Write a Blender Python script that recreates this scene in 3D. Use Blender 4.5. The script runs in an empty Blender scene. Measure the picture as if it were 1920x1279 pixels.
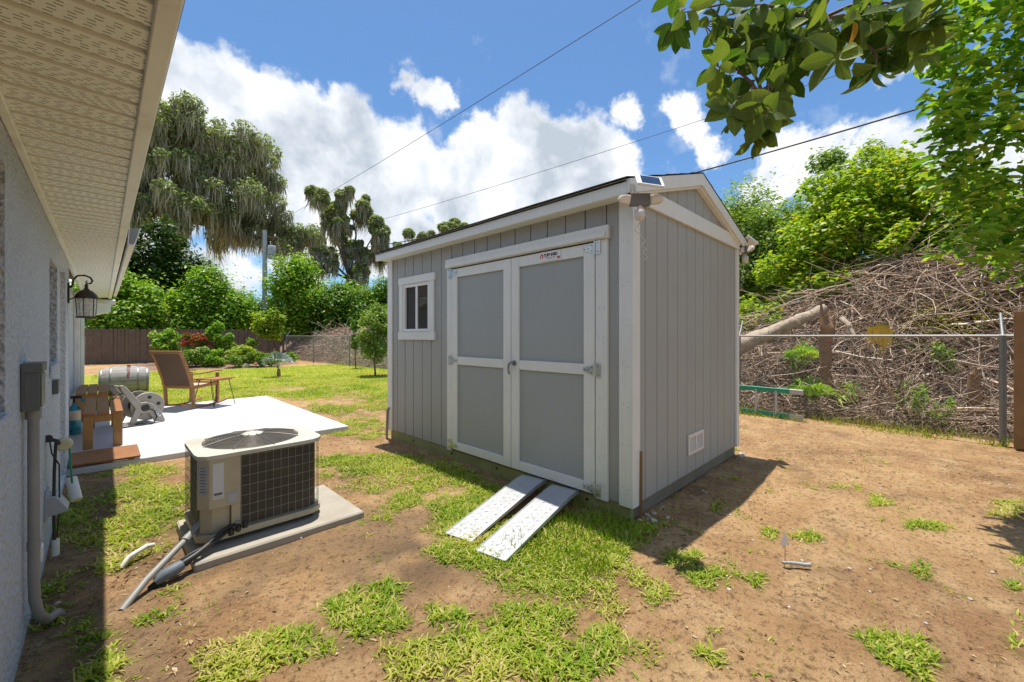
import bpy, bmesh, math, random
import numpy as np
from mathutils import Vector, Matrix

R = math.radians
random.seed(7)
rng = np.random.default_rng(11)
scene = bpy.context.scene
COL = scene.collection

# ------------------------------------------------------------------ camera
cam_d = bpy.data.cameras.new('camera')
cam = bpy.data.objects.new('camera', cam_d)
COL.objects.link(cam)
cam.location = (0, 0, 1.4)
cam.rotation_euler = (R(90), 0, R(-45))
cam_d.sensor_width = 36
cam_d.lens = 14.4
cam_d.shift_y = -9.5 / 1920
cam_d.clip_start = 0.05
cam_d.clip_end = 2000
scene.camera = cam

# ------------------------------------------------------------------ light
SUN = Vector((0.065, 0.14, 1.0)).normalized()
sun_d = bpy.data.lights.new('sun', 'SUN')
sun_d.energy = 3.2
sun_d.angle = R(0.53)
sun_d.color = (1.0, 0.94, 0.83)
sun = bpy.data.objects.new('sun', sun_d)
COL.objects.link(sun)
sun.rotation_euler = SUN.to_track_quat('Z', 'Y').to_euler()

SKY_STRENGTH = 0.15
EXPOSURE = 0.95
world = bpy.data.worlds.new('World')
scene.world = world
world.use_nodes = True
wn = world.node_tree
wn.nodes.clear()


def N(nt, t, **kw):
    n = nt.nodes.new(t)
    for k, v in kw.items():
        setattr(n, k, v)
    return n


def put(nt, sock, v):
    if hasattr(v, 'is_output') or isinstance(v, bpy.types.NodeSocket):
        nt.links.new(v, sock)
    else:
        sock.default_value = v


def math_n(nt, op, a, b=None, c=None, clamp=False):
    n = N(nt, 'ShaderNodeMath', operation=op)
    n.use_clamp = clamp
    put(nt, n.inputs[0], a)
    if b is not None:
        put(nt, n.inputs[1], b)
    if c is not None:
        put(nt, n.inputs[2], c)
    return n.outputs[0]


def vmath(nt, op, a, b=None, scale=None):
    n = N(nt, 'ShaderNodeVectorMath', operation=op)
    put(nt, n.inputs[0], a)
    if b is not None:
        put(nt, n.inputs[1], b)
    if scale is not None:
        put(nt, n.inputs['Scale'], scale)
    return n.outputs['Value'] if op in ('DISTANCE', 'LENGTH', 'DOT_PRODUCT') else n.outputs[0]


def noise(nt, vec, scale, detail=4, rough=0.55, out='Fac', dist=0.0):
    n = N(nt, 'ShaderNodeTexNoise')
    if vec is not None:
        nt.links.new(vec, n.inputs['Vector'])
    n.inputs['Scale'].default_value = scale
    n.inputs['Detail'].default_value = detail
    n.inputs['Roughness'].default_value = rough
    n.inputs['Distortion'].default_value = dist
    return n.outputs[out]


def mapr(nt, v, a, b, c=0.0, d=1.0, smooth=False):
    n = N(nt, 'ShaderNodeMapRange')
    n.clamp = True
    if smooth:
        n.interpolation_type = 'SMOOTHSTEP'
    put(nt, n.inputs['Value'], v)
    for i, q in zip(('From Min', 'From Max', 'To Min', 'To Max'), (a, b, c, d)):
        n.inputs[i].default_value = q
    return n.outputs[0]


def mixc(nt, f, a, b, blend='MIX'):
    n = N(nt, 'ShaderNodeMix', data_type='RGBA', blend_type=blend)
    put(nt, n.inputs[0], f)
    for s, v in ((n.inputs[6], a), (n.inputs[7], b)):
        if isinstance(v, tuple) and len(v) == 3:
            v = (*v, 1)
        put(nt, s, v)
    return n.outputs[2]


def ramp(nt, f, stops):
    n = N(nt, 'ShaderNodeValToRGB')
    el = n.color_ramp.elements
    while len(el) < len(stops):
        el.new(0.5)
    for e, (p, c) in zip(el, stops):
        e.position = p
        e.color = (*c, 1)
    put(nt, n.inputs[0], f)
    return n.outputs[0]


# cumulus clouds: directions and angular radii of the puffs, in world space
PUFFS = [(0.088,0.896,0.435,0.074),(0.049,0.922,0.384,0.092),(0.171,0.887,0.429,0.082),(0.256,0.873,0.416,0.075),(0.312,0.862,0.400,0.079),(0.366,0.824,0.433,0.076),(0.161,0.923,0.349,0.098),(0.409,0.827,0.387,0.091),(0.324,0.896,0.303,0.115),(0.495,0.798,0.345,0.102),(0.231,0.923,0.308,0.116),(0.294,0.934,0.204,0.095),(0.426,0.862,0.273,0.102),(0.540,0.761,0.359,0.069),(0.662,0.612,0.434,0.089),(0.603,0.687,0.404,0.085),(0.735,0.536,0.415,0.094),(0.787,0.488,0.376,0.067),(0.698,0.629,0.342,0.141),(0.590,0.747,0.308,0.107),(0.788,0.516,0.336,0.092),(0.509,0.821,0.257,0.071),(0.436,0.733,0.522,0.028),(0.468,0.725,0.505,0.030),(0.496,0.716,0.491,0.025),(0.779,0.432,0.455,0.037),(0.819,0.337,0.463,0.037),(0.844,0.326,0.426,0.040),(0.870,0.304,0.389,0.034),(0.931,0.179,0.317,0.069),(0.929,0.214,0.300,0.048),(0.936,0.115,0.334,0.047),(0.953,0.058,0.298,0.064),(0.954,0.005,0.300,0.045),(0.969,-0.008,0.248,0.082),(0.961,0.087,0.261,0.068),(0.966,-0.071,0.247,0.075),(0.907,0.023,0.420,0.027),(0.913,0.042,0.405,0.021),(0.906,-0.007,0.422,0.028),(0.938,0.235,0.254,0.040),(0.170,0.977,0.127,0.057),(0.090,0.988,0.129,0.044),(0.456,0.871,0.183,0.047)]
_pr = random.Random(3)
for k in range(11):                      # added unseen clouds continue the sky, more and larger for white fill light
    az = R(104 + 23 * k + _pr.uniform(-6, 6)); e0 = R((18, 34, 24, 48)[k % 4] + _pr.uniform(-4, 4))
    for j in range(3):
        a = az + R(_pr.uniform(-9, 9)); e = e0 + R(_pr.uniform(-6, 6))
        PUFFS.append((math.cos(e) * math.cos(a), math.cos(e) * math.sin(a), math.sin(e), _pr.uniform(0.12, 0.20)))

sky = N(wn, 'ShaderNodeTexSky', sky_type='NISHITA')
sky.sun_disc = False
sky.sun_elevation = math.asin(SUN.z)
sky.sun_rotation = math.atan2(SUN.x, SUN.y)
sky.altitude = 20
sky.air_density = 1.0
sky.dust_density = 0.6
sky.ozone_density = 3.0
wdir = N(wn, 'ShaderNodeTexCoord').outputs['Generated']
w1 = vmath(wn, 'SUBTRACT', noise(wn, wdir, 5.0, 7, 0.6, 'Color'), (0.5, 0.5, 0.5))
w2 = vmath(wn, 'SUBTRACT', noise(wn, wdir, 22.0, 6, 0.62, 'Color'), (0.5, 0.5, 0.5))
warp = vmath(wn, 'ADD', wdir, vmath(wn, 'ADD', vmath(wn, 'SCALE', w1, scale=0.13), vmath(wn, 'SCALE', w2, scale=0.055)))
dens = None
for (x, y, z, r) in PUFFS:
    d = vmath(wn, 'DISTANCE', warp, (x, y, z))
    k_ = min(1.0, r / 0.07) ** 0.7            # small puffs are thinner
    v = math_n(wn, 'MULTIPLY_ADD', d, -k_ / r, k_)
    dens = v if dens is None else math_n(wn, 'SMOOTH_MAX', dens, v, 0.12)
fine = noise(wn, wdir, 16.0, 8, 0.6)
dens2 = math_n(wn, 'ADD', dens, math_n(wn, 'MULTIPLY', math_n(wn, 'SUBTRACT', fine, 0.5), 1.15))
cover = mapr(wn, dens2, -0.10, 0.30, 0, 1, True)
wisps = math_n(wn, 'MULTIPLY', mapr(wn, noise(wn, wdir, 7.0, 8, 0.62), 0.60, 0.78), 0.35)
cover = math_n(wn, 'MAXIMUM', cover, wisps)
billow = noise(wn, vmath(wn, 'ADD', wdir, vmath(wn, 'SCALE', w1, scale=0.10)), 6.5, 5, 0.55)
shade = math_n(wn, 'SUBTRACT', billow, math_n(wn, 'MULTIPLY', mapr(wn, dens2, 0.1, 0.8), 0.14))
cloud = ramp(wn, mapr(wn, shade, 0.26, 0.56), [(0.0, (0.48, 0.54, 0.62)), (0.55, (0.76, 0.80, 0.85)), (1.0, (1.0, 0.995, 0.985))])
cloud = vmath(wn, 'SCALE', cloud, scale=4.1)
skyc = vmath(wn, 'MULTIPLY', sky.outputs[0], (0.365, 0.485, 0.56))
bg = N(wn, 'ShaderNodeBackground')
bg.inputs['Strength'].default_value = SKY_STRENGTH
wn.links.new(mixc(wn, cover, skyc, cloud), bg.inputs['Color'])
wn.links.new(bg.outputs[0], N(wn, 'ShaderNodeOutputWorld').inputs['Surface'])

scene.view_settings.view_transform = 'Standard'
scene.view_settings.look = 'None'
scene.view_settings.exposure = EXPOSURE
scene.view_settings.gamma = 1
scene.view_settings.use_curve_mapping = False
scene.cycles.max_bounces = 5
scene.cycles.diffuse_bounces = 3
scene.cycles.glossy_bounces = 2
scene.cycles.transmission_bounces = 3
scene.cycles.transparent_max_bounces = 8
world.cycles.sampling_method = 'MANUAL'
world.cycles.sample_map_resolution = 512

# ------------------------------------------------------------------ materials
MATS = {}


def new_mat(name):
    m = bpy.data.materials.new(name)
    m.use_nodes = True
    nt = m.node_tree
    b = nt.nodes['Principled BSDF']
    MATS[name] = m
    return m, nt, b


def coord(nt, kind='Object', scale=None):
    o = N(nt, 'ShaderNodeTexCoord').outputs[kind]
    if scale:
        o = vmath(nt, 'MULTIPLY', o, scale)
    return o


def world_pos(nt):
    return N(nt, 'ShaderNodeNewGeometry').outputs['Position']


def bump(nt, b, h, strength, dist):
    n = N(nt, 'ShaderNodeBump')
    n.inputs['Strength'].default_value = strength
    n.inputs['Distance'].default_value = dist
    put(nt, n.inputs['Height'], h)
    nt.links.new(n.outputs[0], b.inputs['Normal'])
    return n


def simple(name, col, rough=0.6, metal=0.0, var=0.12, vscale=6.0, grain=None, bstr=0.15, bdist=0.004, spec=None, dirt=None):
    """plain paint, plastic, metal or wood: tone variation, optional stretched grain, optional dirt colour"""
    m, nt, b = new_mat(name)
    p = world_pos(nt)
    n1 = noise(nt, p, vscale, 5, 0.6)
    c = mixc(nt, mapr(nt, n1, 0.25, 0.75), tuple(x * (1 - var) for x in col), tuple(min(1, x * (1 + var)) for x in col))
    h = n1
    if grain:
        g = noise(nt, vmath(nt, 'MULTIPLY', p, grain), 1.0, 4, 0.6)
        c = mixc(nt, mapr(nt, g, 0.35, 0.75, 0, 0.45), c, tuple(x * 0.62 for x in col))
        h = g
    if dirt:
        dn = noise(nt, p, 2.3, 7, 0.65)
        c = mixc(nt, mapr(nt, dn, 0.5, 0.74, 0, 0.6), c, dirt)
    nt.links.new(c, b.inputs['Base Color'])
    put(nt, b.inputs['Roughness'], mapr(nt, n1, 0.2, 0.8, max(0.05, rough - 0.08), min(1, rough + 0.08)))
    b.inputs['Metallic'].default_value = metal
    if spec is not None:
        b.inputs['Specular IOR Level'].default_value = spec
    if bstr:
        bump(nt, b, h, bstr, bdist)
    return m


def leafmat(name, stops, transl=0.35, rough=0.45, spec=0.35):
    m, nt, b = new_mat(name)
    a = N(nt, 'ShaderNodeAttribute', attribute_name='v')
    c = ramp(nt, a.outputs['Fac'], stops)
    nt.links.new(c, b.inputs['Base Color'])
    b.inputs['Roughness'].default_value = rough
    b.inputs['Specular IOR Level'].default_value = spec
    tr = N(nt, 'ShaderNodeBsdfTranslucent')
    nt.links.new(mixc(nt, 1.0, c, (1.25, 1.25, 0.55), 'MULTIPLY'), tr.inputs['Color'])
    mx = N(nt, 'ShaderNodeMixShader')
    mx.inputs[0].default_value = transl
    nt.links.new(b.outputs[0], mx.inputs[1])
    nt.links.new(tr.outputs[0], mx.inputs[2])
    nt.links.new(mx.outputs[0], nt.nodes['Material Output'].inputs['Surface'])
    return m


# stucco
m, nt, b = new_mat('stucco')
p = world_pos(nt)
v1 = N(nt, 'ShaderNodeTexVoronoi'); v1.inputs['Scale'].default_value = 42; nt.links.new(p, v1.inputs['Vector'])
st = math_n(nt, 'ADD', noise(nt, p, 26, 6, 0.7), math_n(nt, 'MULTIPLY', v1.outputs['Distance'], 0.7))
stain = noise(nt, p, 1.6, 6, 0.6)
sc_ = mixc(nt, mapr(nt, stain, 0.45, 0.75, 0, 0.4), (0.84, 0.90, 0.97), (0.72, 0.77, 0.84))
relief_shade = noise(nt, p, 62, 5, 0.7)  # dark speckle painted in for the shading of the stucco relief
sc_ = mixc(nt, mapr(nt, relief_shade, 0.50, 0.62, 0, 0.6), sc_, (0.42, 0.43, 0.46))
nt.links.new(sc_, b.inputs['Base Color'])
b.inputs['Roughness'].default_value = 0.85
bump(nt, b, st, 1.0, 0.05)

# vented soffit: rows of staggered slots, flat punching in thin vinyl
m, nt, b = new_mat('soffit_vinyl')
p = world_pos(nt)
sep = N(nt, 'ShaderNodeSeparateXYZ'); nt.links.new(p, sep.inputs[0])
row = math_n(nt, 'MULTIPLY', math_n(nt, 'ADD', sep.outputs['Y'], 2.0), 8 / 0.122)
rowi = math_n(nt, 'FLOOR', row)
rowf = math_n(nt, 'FRACT', row)
u = math_n(nt, 'ADD', math_n(nt, 'MULTIPLY', sep.outputs['X'], 1 / 0.034), math_n(nt, 'FRACT', math_n(nt, 'MULTIPLY', math_n(nt, 'SINE', math_n(nt, 'MULTIPLY', rowi, 12.9898)), 43.76)))
uf = math_n(nt, 'FRACT', u)
slot = math_n(nt, 'MULTIPLY', math_n(nt, 'LESS_THAN', uf, 0.48), math_n(nt, 'LESS_THAN', math_n(nt, 'ABSOLUTE', math_n(nt, 'SUBTRACT', rowf, 0.5)), 0.15))
pf = math_n(nt, 'FRACT', math_n(nt, 'MULTIPLY', row, 0.125))
slot = math_n(nt, 'MULTIPLY', slot, math_n(nt, 'MULTIPLY', math_n(nt, 'GREATER_THAN', pf, 0.12), math_n(nt, 'LESS_THAN', pf, 0.85)))
base = mixc(nt, mapr(nt, noise(nt, p, 3, 5), 0.3, 0.7), (0.85, 0.87, 0.78), (0.89, 0.91, 0.84))
nt.links.new(mixc(nt, slot, base, (0.24, 0.20, 0.12)), b.inputs['Base Color'])
b.inputs['Roughness'].default_value = 0.55

simple('fascia_paint', (0.85, 0.86, 0.79), 0.45, var=0.05, vscale=3, dirt=(0.50, 0.44, 0.34))
simple('gutter_white', (0.80, 0.78, 0.74), 0.35, var=0.04, dirt=(0.62, 0.56, 0.48))
simple('roof_shingle', (0.11, 0.085, 0.065), 0.95, var=0.45, vscale=45, bstr=0.7, bdist=0.006)
simple('shed_siding', (0.375, 0.385, 0.37), 0.6, var=0.05, vscale=2, grain=(70, 70, 3.0), bstr=0.28, bdist=0.002)
simple('shed_panel', (0.36, 0.385, 0.385), 0.6, var=0.05, vscale=2, grain=(80, 80, 2.5), bstr=0.28, bdist=0.002)
simple('shed_trim', (0.75, 0.765, 0.735), 0.5, var=0.04, vscale=3, grain=(40, 40, 4), bstr=0.15, bdist=0.002)
for nm in ('shed_siding', 'shed_panel', 'shed_trim'):      # grain only as faint streaks
    for n in MATS[nm].node_tree.nodes:
        if n.type == 'MAP_RANGE' and abs(n.inputs['To Max'].default_value - 0.45) < 1e-4:
            n.inputs['To Max'].default_value = 0.20
simple('skid_timber', (0.30, 0.32, 0.13), 0.7, var=0.3, vscale=3, grain=(30, 4, 60), dirt=(0.17, 0.13, 0.07))  # treated-timber green, with light bounced off the grass put into the colour
simple('skid_side', (0.20, 0.19, 0.15), 0.75, var=0.2, vscale=3, grain=(4, 30, 60), dirt=(0.13, 0.10, 0.07))
simple('dark_inside', (0.05, 0.05, 0.05), 0.9, bstr=0)
simple('zinc', (0.62, 0.66, 0.62), 0.35, metal=0.85, var=0.2, vscale=30)
simple('dark_metal', (0.045, 0.042, 0.04), 0.45, metal=0.5, var=0.2)
simple('grey_handle', (0.22, 0.23, 0.25), 0.35, metal=0.8, var=0.15)
simple('lamp_housing', (0.62, 0.58, 0.52), 0.4, var=0.05)
simple('lamp_face', (0.15, 0.145, 0.14), 0.4, var=0.05)
simple('solar_cell', (0.02, 0.035, 0.08), 0.12, var=0.3, vscale=12, bstr=0)
simple('white_plastic', (0.78, 0.78, 0.77), 0.35, var=0.03)
simple('vent_plastic', (0.74, 0.68, 0.60), 0.45, var=0.04)
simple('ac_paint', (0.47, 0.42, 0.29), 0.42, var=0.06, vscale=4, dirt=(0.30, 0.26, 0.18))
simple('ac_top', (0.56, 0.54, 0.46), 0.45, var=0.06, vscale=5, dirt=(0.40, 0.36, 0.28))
simple('coil_dark', (0.062, 0.052, 0.036), 0.6, var=0.4, vscale=9, grain=(3, 3, 260), bstr=0.5, bdist=0.004)
simple('wire_guard', (0.36, 0.35, 0.29), 0.4, metal=0.4, var=0.2)
simple('fan_wire', (0.20, 0.18, 0.16), 0.4, metal=0.5, var=0.2)
simple('concrete', (0.38, 0.345, 0.285), 0.9, var=0.14, vscale=7, bstr=0.35, bdist=0.004, dirt=(0.30, 0.25, 0.18))
simple('patio_paint', (0.61, 0.61, 0.635), 0.6, var=0.05, vscale=1.3, bstr=0.15, bdist=0.003, dirt=(0.48, 0.46, 0.44))
simple('bench_wood', (0.33, 0.135, 0.045), 0.5, var=0.22, vscale=6, grain=(55, 3.5, 55), bstr=0.25, bdist=0.002)
simple('bench_leg', (0.37, 0.19, 0.05), 0.5, var=0.2, vscale=6, grain=(55, 55, 4), bstr=0.2, bdist=0.002)
simple('teak', (0.42, 0.20, 0.075), 0.45, var=0.15, vscale=8, grain=(40, 40, 6), bstr=0.15, bdist=0.002)
simple('fence_wood', (0.125, 0.092, 0.072), 0.85, var=0.3, vscale=4, grain=(60, 60, 2), bstr=0.4, bdist=0.006)
simple('post_wood', (0.20, 0.10, 0.045), 0.8, var=0.22, vscale=4, grain=(60, 60, 3), bstr=0.3, bdist=0.003)
simple('post_edge', (0.30, 0.17, 0.08), 0.8, var=0.22, vscale=4, grain=(60, 60, 3), bstr=0.3, bdist=0.003)
simple('bark', (0.13, 0.10, 0.075), 0.95, var=0.35, vscale=5, grain=(14, 14, 3), bstr=0.8, bdist=0.03)
simple('log_bark', (0.44, 0.35, 0.26), 0.9, var=0.4, vscale=9, grain=(30, 18, 30), bstr=0.8, bdist=0.02)
simple('dead_wood', (0.27, 0.16, 0.09), 0.9, var=0.35, vscale=8, grain=(40, 40, 4), bstr=0.6, bdist=0.01)
simple('twig', (0.20, 0.12, 0.07), 0.8, var=0.3, vscale=14, bstr=0.3)
simple('galvanised', (0.36, 0.37, 0.38), 0.55, metal=0.5, var=0.15, vscale=12)
simple('chain_wire', (0.38, 0.38, 0.38), 0.5, metal=0.6, var=0.2)
simple('fence_post_grey', (0.24, 0.25, 0.25), 0.55, metal=0.4, var=0.15)
simple('ladder_green', (0.02, 0.27, 0.17), 0.45, var=0.1, dirt=(0.05, 0.20, 0.13))
simple('aluminium', (0.50, 0.51, 0.53), 0.55, metal=0.5, var=0.08, vscale=20)
simple('aluminium_tread', (0.44, 0.45, 0.47), 0.7, metal=0.3, var=0.08)
simple('black_rubber', (0.02, 0.02, 0.02), 0.5, var=0.2)
simple('reel_plastic', (0.36, 0.32, 0.26), 0.5, var=0.06)
simple('reel_emblem', (0.70, 0.68, 0.64), 0.5, var=0.03)
simple('teal_plastic', (0.03, 0.26, 0.33), 0.3, var=0.25, vscale=14)
simple('cream_label', (0.62, 0.52, 0.36), 0.5, var=0.12)
simple('stave_wood', (0.37, 0.35, 0.33), 0.7, var=0.3, vscale=5, grain=(4, 60, 60), bstr=0.4, bdist=0.004)
simple('hoop_steel', (0.25, 0.25, 0.26), 0.5, metal=0.6, var=0.2)
simple('wine_stain', (0.16, 0.05, 0.05), 0.6, var=0.2)
simple('box_grey', (0.105, 0.12, 0.115), 0.45, var=0.08)
simple('conduit_grey', (0.27, 0.265, 0.25), 0.5, var=0.12)
simple('cap_yellow', (0.60, 0.55, 0.33), 0.5, var=0.08)
simple('pvc_white', (0.74, 0.72, 0.66), 0.4, var=0.05, dirt=(0.55, 0.48, 0.36))
simple('foam_grey', (0.13, 0.16, 0.19), 0.6, var=0.2, vscale=20)
simple('iron_brown', (0.05, 0.04, 0.032), 0.5, metal=0.5, var=0.2)
simple('sticker', (0.62, 0.63, 0.64), 0.5, var=0.05, bstr=0)
simple('sticker_grey', (0.38, 0.39, 0.41), 0.5, var=0.05, bstr=0)
simple('print_dark', (0.10, 0.10, 0.11), 0.6, var=0.1, bstr=0)
simple('print_ink', (0.03, 0.03, 0.045), 0.5, var=0.05, bstr=0)
simple('print_red', (0.55, 0.045, 0.05), 0.5, var=0.05, bstr=0)
simple('sign_white', (0.76, 0.74, 0.74), 0.5, var=0.02, bstr=0)
simple('pole_grey', (0.33, 0.37, 0.41), 0.7, var=0.08)
simple('wire_black', (0.02, 0.02, 0.024), 0.6, var=0.05, bstr=0)
simple('flag_white', (0.80, 0.78, 0.76), 0.6, var=0.06)
simple('pebble', (0.50, 0.45, 0.38), 0.85, var=0.25, vscale=20)
simple('clay', (0.24, 0.11, 0.06), 0.8, var=0.2)
simple('rattan_seat', (0.55, 0.42, 0.32), 0.6, var=0.12, vscale=20)

# woven rattan
m, nt, b = new_mat('rattan')
p = coord(nt)
wv = N(nt, 'ShaderNodeTexWave'); wv.bands_direction = 'Y'; wv.inputs['Scale'].default_value = 9; wv.inputs['Distortion'].default_value = 0.6
nt.links.new(p, wv.inputs['Vector'])
wz = N(nt, 'ShaderNodeTexWave'); wz.bands_direction = 'Z'; wz.inputs['Scale'].default_value = 22; wz.inputs['Distortion'].default_value = 0.8
nt.links.new(p, wz.inputs['Vector'])
wm = math_n(nt, 'MULTIPLY', wv.outputs['Fac'], wz.outputs['Fac'])
nt.links.new(mixc(nt, wm, (0.10, 0.055, 0.03), (0.26, 0.15, 0.08)), b.inputs['Base Color'])
b.inputs['Roughness'].default_value = 0.6
bump(nt, b, wm, 0.6, 0.006)

# window glass
m, nt, b = new_mat('glass')
b.inputs['Base Color'].default_value = (0.9, 0.95, 0.95, 1)
b.inputs['Roughness'].default_value = 0.02
tr = N(nt, 'ShaderNodeBsdfTransparent'); tr.inputs['Color'].default_value = (0.55, 0.62, 0.60, 1)
gl = N(nt, 'ShaderNodeBsdfGlossy'); gl.inputs['Roughness'].default_value = 0.02
fr = N(nt, 'ShaderNodeFresnel'); fr.inputs['IOR'].default_value = 1.9
mx = N(nt, 'ShaderNodeMixShader')
nt.links.new(fr.outputs[0], mx.inputs[0]); nt.links.new(tr.outputs[0], mx.inputs[1]); nt.links.new(gl.outputs[0], mx.inputs[2])
nt.links.new(mx.outputs[0], nt.nodes['Material Output'].inputs['Surface'])

# seeded lantern glass
m, nt, b = new_mat('seeded_glass')
b.inputs['Base Color'].default_value = (0.80, 0.80, 0.76, 1)
b.inputs['Roughness'].default_value = 0.12
tr = N(nt, 'ShaderNodeBsdfTransparent'); tr.inputs['Color'].default_value = (0.9, 0.9, 0.88, 1)
mx = N(nt, 'ShaderNodeMixShader')
put(nt, mx.inputs[0], mapr(nt, noise(nt, world_pos(nt), 60, 3), 0.35, 0.65, 0.25, 0.6))
nt.links.new(tr.outputs[0], mx.inputs[1]); nt.links.new(b.outputs[0], mx.inputs[2])
nt.links.new(mx.outputs[0], nt.nodes['Material Output'].inputs['Surface'])

# soil with patches of grass roots
m, nt, b = new_mat('soil')
p = world_pos(nt)
ga = N(nt, 'ShaderNodeAttribute', attribute_name='grass').outputs['Fac']
big = noise(nt, p, 0.55, 5, 0.6)
mid = noise(nt, p, 3.2, 6, 0.65)
finen = noise(nt, p, 28, 6, 0.7)
grit = noise(nt, p, 120, 4, 0.7)
soil = mixc(nt, mapr(nt, big, 0.40, 0.62), (0.56, 0.35, 0.17), (0.37, 0.21, 0.105))
soil = mixc(nt, mapr(nt, mid, 0.45, 0.68, 0, 0.8), soil, (0.66, 0.45, 0.245))
soil = mixc(nt, mapr(nt, noise(nt, p, 1.7, 6, 0.7), 0.54, 0.70, 0, 0.65), soil, (0.19, 0.13, 0.085))
soil = mixc(nt, mapr(nt, finen, 0.52, 0.64, 0, 0.8), soil, (0.15, 0.085, 0.045))
soil = mixc(nt, mapr(nt, grit, 0.56, 0.76, 0, 0.6), soil, (0.66, 0.47, 0.27))
soil = mixc(nt, mapr(nt, grit, 0.32, 0.44, 0.75, 0), soil, (0.13, 0.075, 0.04))
dampa = N(nt, 'ShaderNodeAttribute', attribute_name='damp').outputs['Fac']
soil = mixc(nt, math_n(nt, 'MULTIPLY', dampa, 0.85), soil, (0.13, 0.092, 0.065))
turf = mixc(nt, mapr(nt, finen, 0.35, 0.65), (0.10, 0.105, 0.03), (0.22, 0.18, 0.07))
far = N(nt, 'ShaderNodeAttribute', attribute_name='far').outputs['Fac']
lawn = mixc(nt, mapr(nt, mid, 0.35, 0.68), (0.25, 0.34, 0.012), (0.42, 0.44, 0.03))
turf = mixc(nt, far, turf, lawn)
nt.links.new(mixc(nt, ga, soil, turf), b.inputs['Base Color'])
b.inputs['Roughness'].default_value = 0.95
b.inputs['Specular IOR Level'].default_value = 0.15
hh = math_n(nt, 'ADD', math_n(nt, 'MULTIPLY', finen, 1.0), math_n(nt, 'MULTIPLY', grit, 0.35))
bump(nt, b, math_n(nt, 'ADD', hh, math_n(nt, 'MULTIPLY', mid, 1.4)), 1.0, 0.038)

simple('mulch', (0.22, 0.13, 0.08), 0.95, var=0.35, vscale=14, bstr=0.8, bdist=0.03, dirt=(0.32, 0.22, 0.15))
simple('mound_soil', (0.22, 0.155, 0.115), 0.95, var=0.4, vscale=6, bstr=0.9, bdist=0.06)

leafmat('grass', [(0.0, (0.107, 0.214, 0.017)), (0.35, (0.226, 0.356, 0.027)), (0.65, (0.392, 0.475, 0.048)), (0.88, (0.594, 0.570, 0.155)), (1.0, (0.653, 0.511, 0.273))], 0.42, 0.55, 0.2)
leafmat('leaf_bright', [(0.0, (0.06, 0.17, 0.012)), (0.4, (0.15, 0.33, 0.025)), (0.8, (0.32, 0.50, 0.05)), (1.0, (0.46, 0.55, 0.08))], 0.45)
leafmat('leaf_mid', [(0.0, (0.045, 0.13, 0.014)), (0.45, (0.11, 0.26, 0.025)), (0.85, (0.24, 0.38, 0.05)), (1.0, (0.34, 0.40, 0.07))], 0.42)
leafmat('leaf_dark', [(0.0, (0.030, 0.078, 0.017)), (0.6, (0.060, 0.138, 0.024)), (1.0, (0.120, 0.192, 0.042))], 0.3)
leafmat('leaf_oak', [(0.0, (0.12, 0.17, 0.07)), (0.6, (0.26, 0.335, 0.15)), (1.0, (0.47, 0.52, 0.28))], 0.42)
leafmat('leaf_willow', [(0.0, (0.110, 0.214, 0.034)), (0.6, (0.221, 0.345, 0.069)), (1.0, (0.386, 0.469, 0.124))], 0.45)
leafmat('leaf_vine', [(0.0, (0.103, 0.231, 0.015)), (0.45, (0.243, 0.398, 0.028)), (0.85, (0.463, 0.552, 0.045)), (0.97, (0.592, 0.552, 0.077)), (1.0, (0.514, 0.297, 0.090))], 0.45)
leafmat('leaf_yellow', [(0.0, (0.20, 0.24, 0.02)), (0.6, (0.38, 0.36, 0.03)), (1.0, (0.50, 0.42, 0.05))], 0.4)
leafmat('leaf_silver', [(0.0, (0.14, 0.20, 0.16)), (1.0, (0.30, 0.37, 0.32))], 0.2)
leafmat('leaf_red', [(0.0, (0.30, 0.02, 0.025)), (1.0, (0.50, 0.06, 0.06))], 0.3)
leafmat('leaf_orange', [(0.0, (0.45, 0.18, 0.02)), (1.0, (0.55, 0.35, 0.05))], 0.3)
leafmat('moss', [(0.0, (0.20, 0.21, 0.165)), (0.6, (0.40, 0.41, 0.345)), (1.0, (0.60, 0.605, 0.53))], 0.4, 0.9, 0.05)
leafmat('dead_vine', [(0.0, (0.199, 0.132, 0.099)), (0.5, (0.475, 0.357, 0.270)), (0.85, (0.713, 0.567, 0.449)), (1.0, (0.748, 0.748, 0.620))], 0.05, 0.9, 0.1)
leafmat('litter', [(0.0, (0.09, 0.05, 0.028)), (0.5, (0.22, 0.13, 0.07)), (0.85, (0.38, 0.27, 0.15)), (1.0, (0.55, 0.45, 0.30))], 0.1, 0.9, 0.1)
leafmat('palm_dry', [(0.0, (0.490, 0.308, 0.042)), (1.0, (0.700, 0.504, 0.070))], 0.25)

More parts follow.
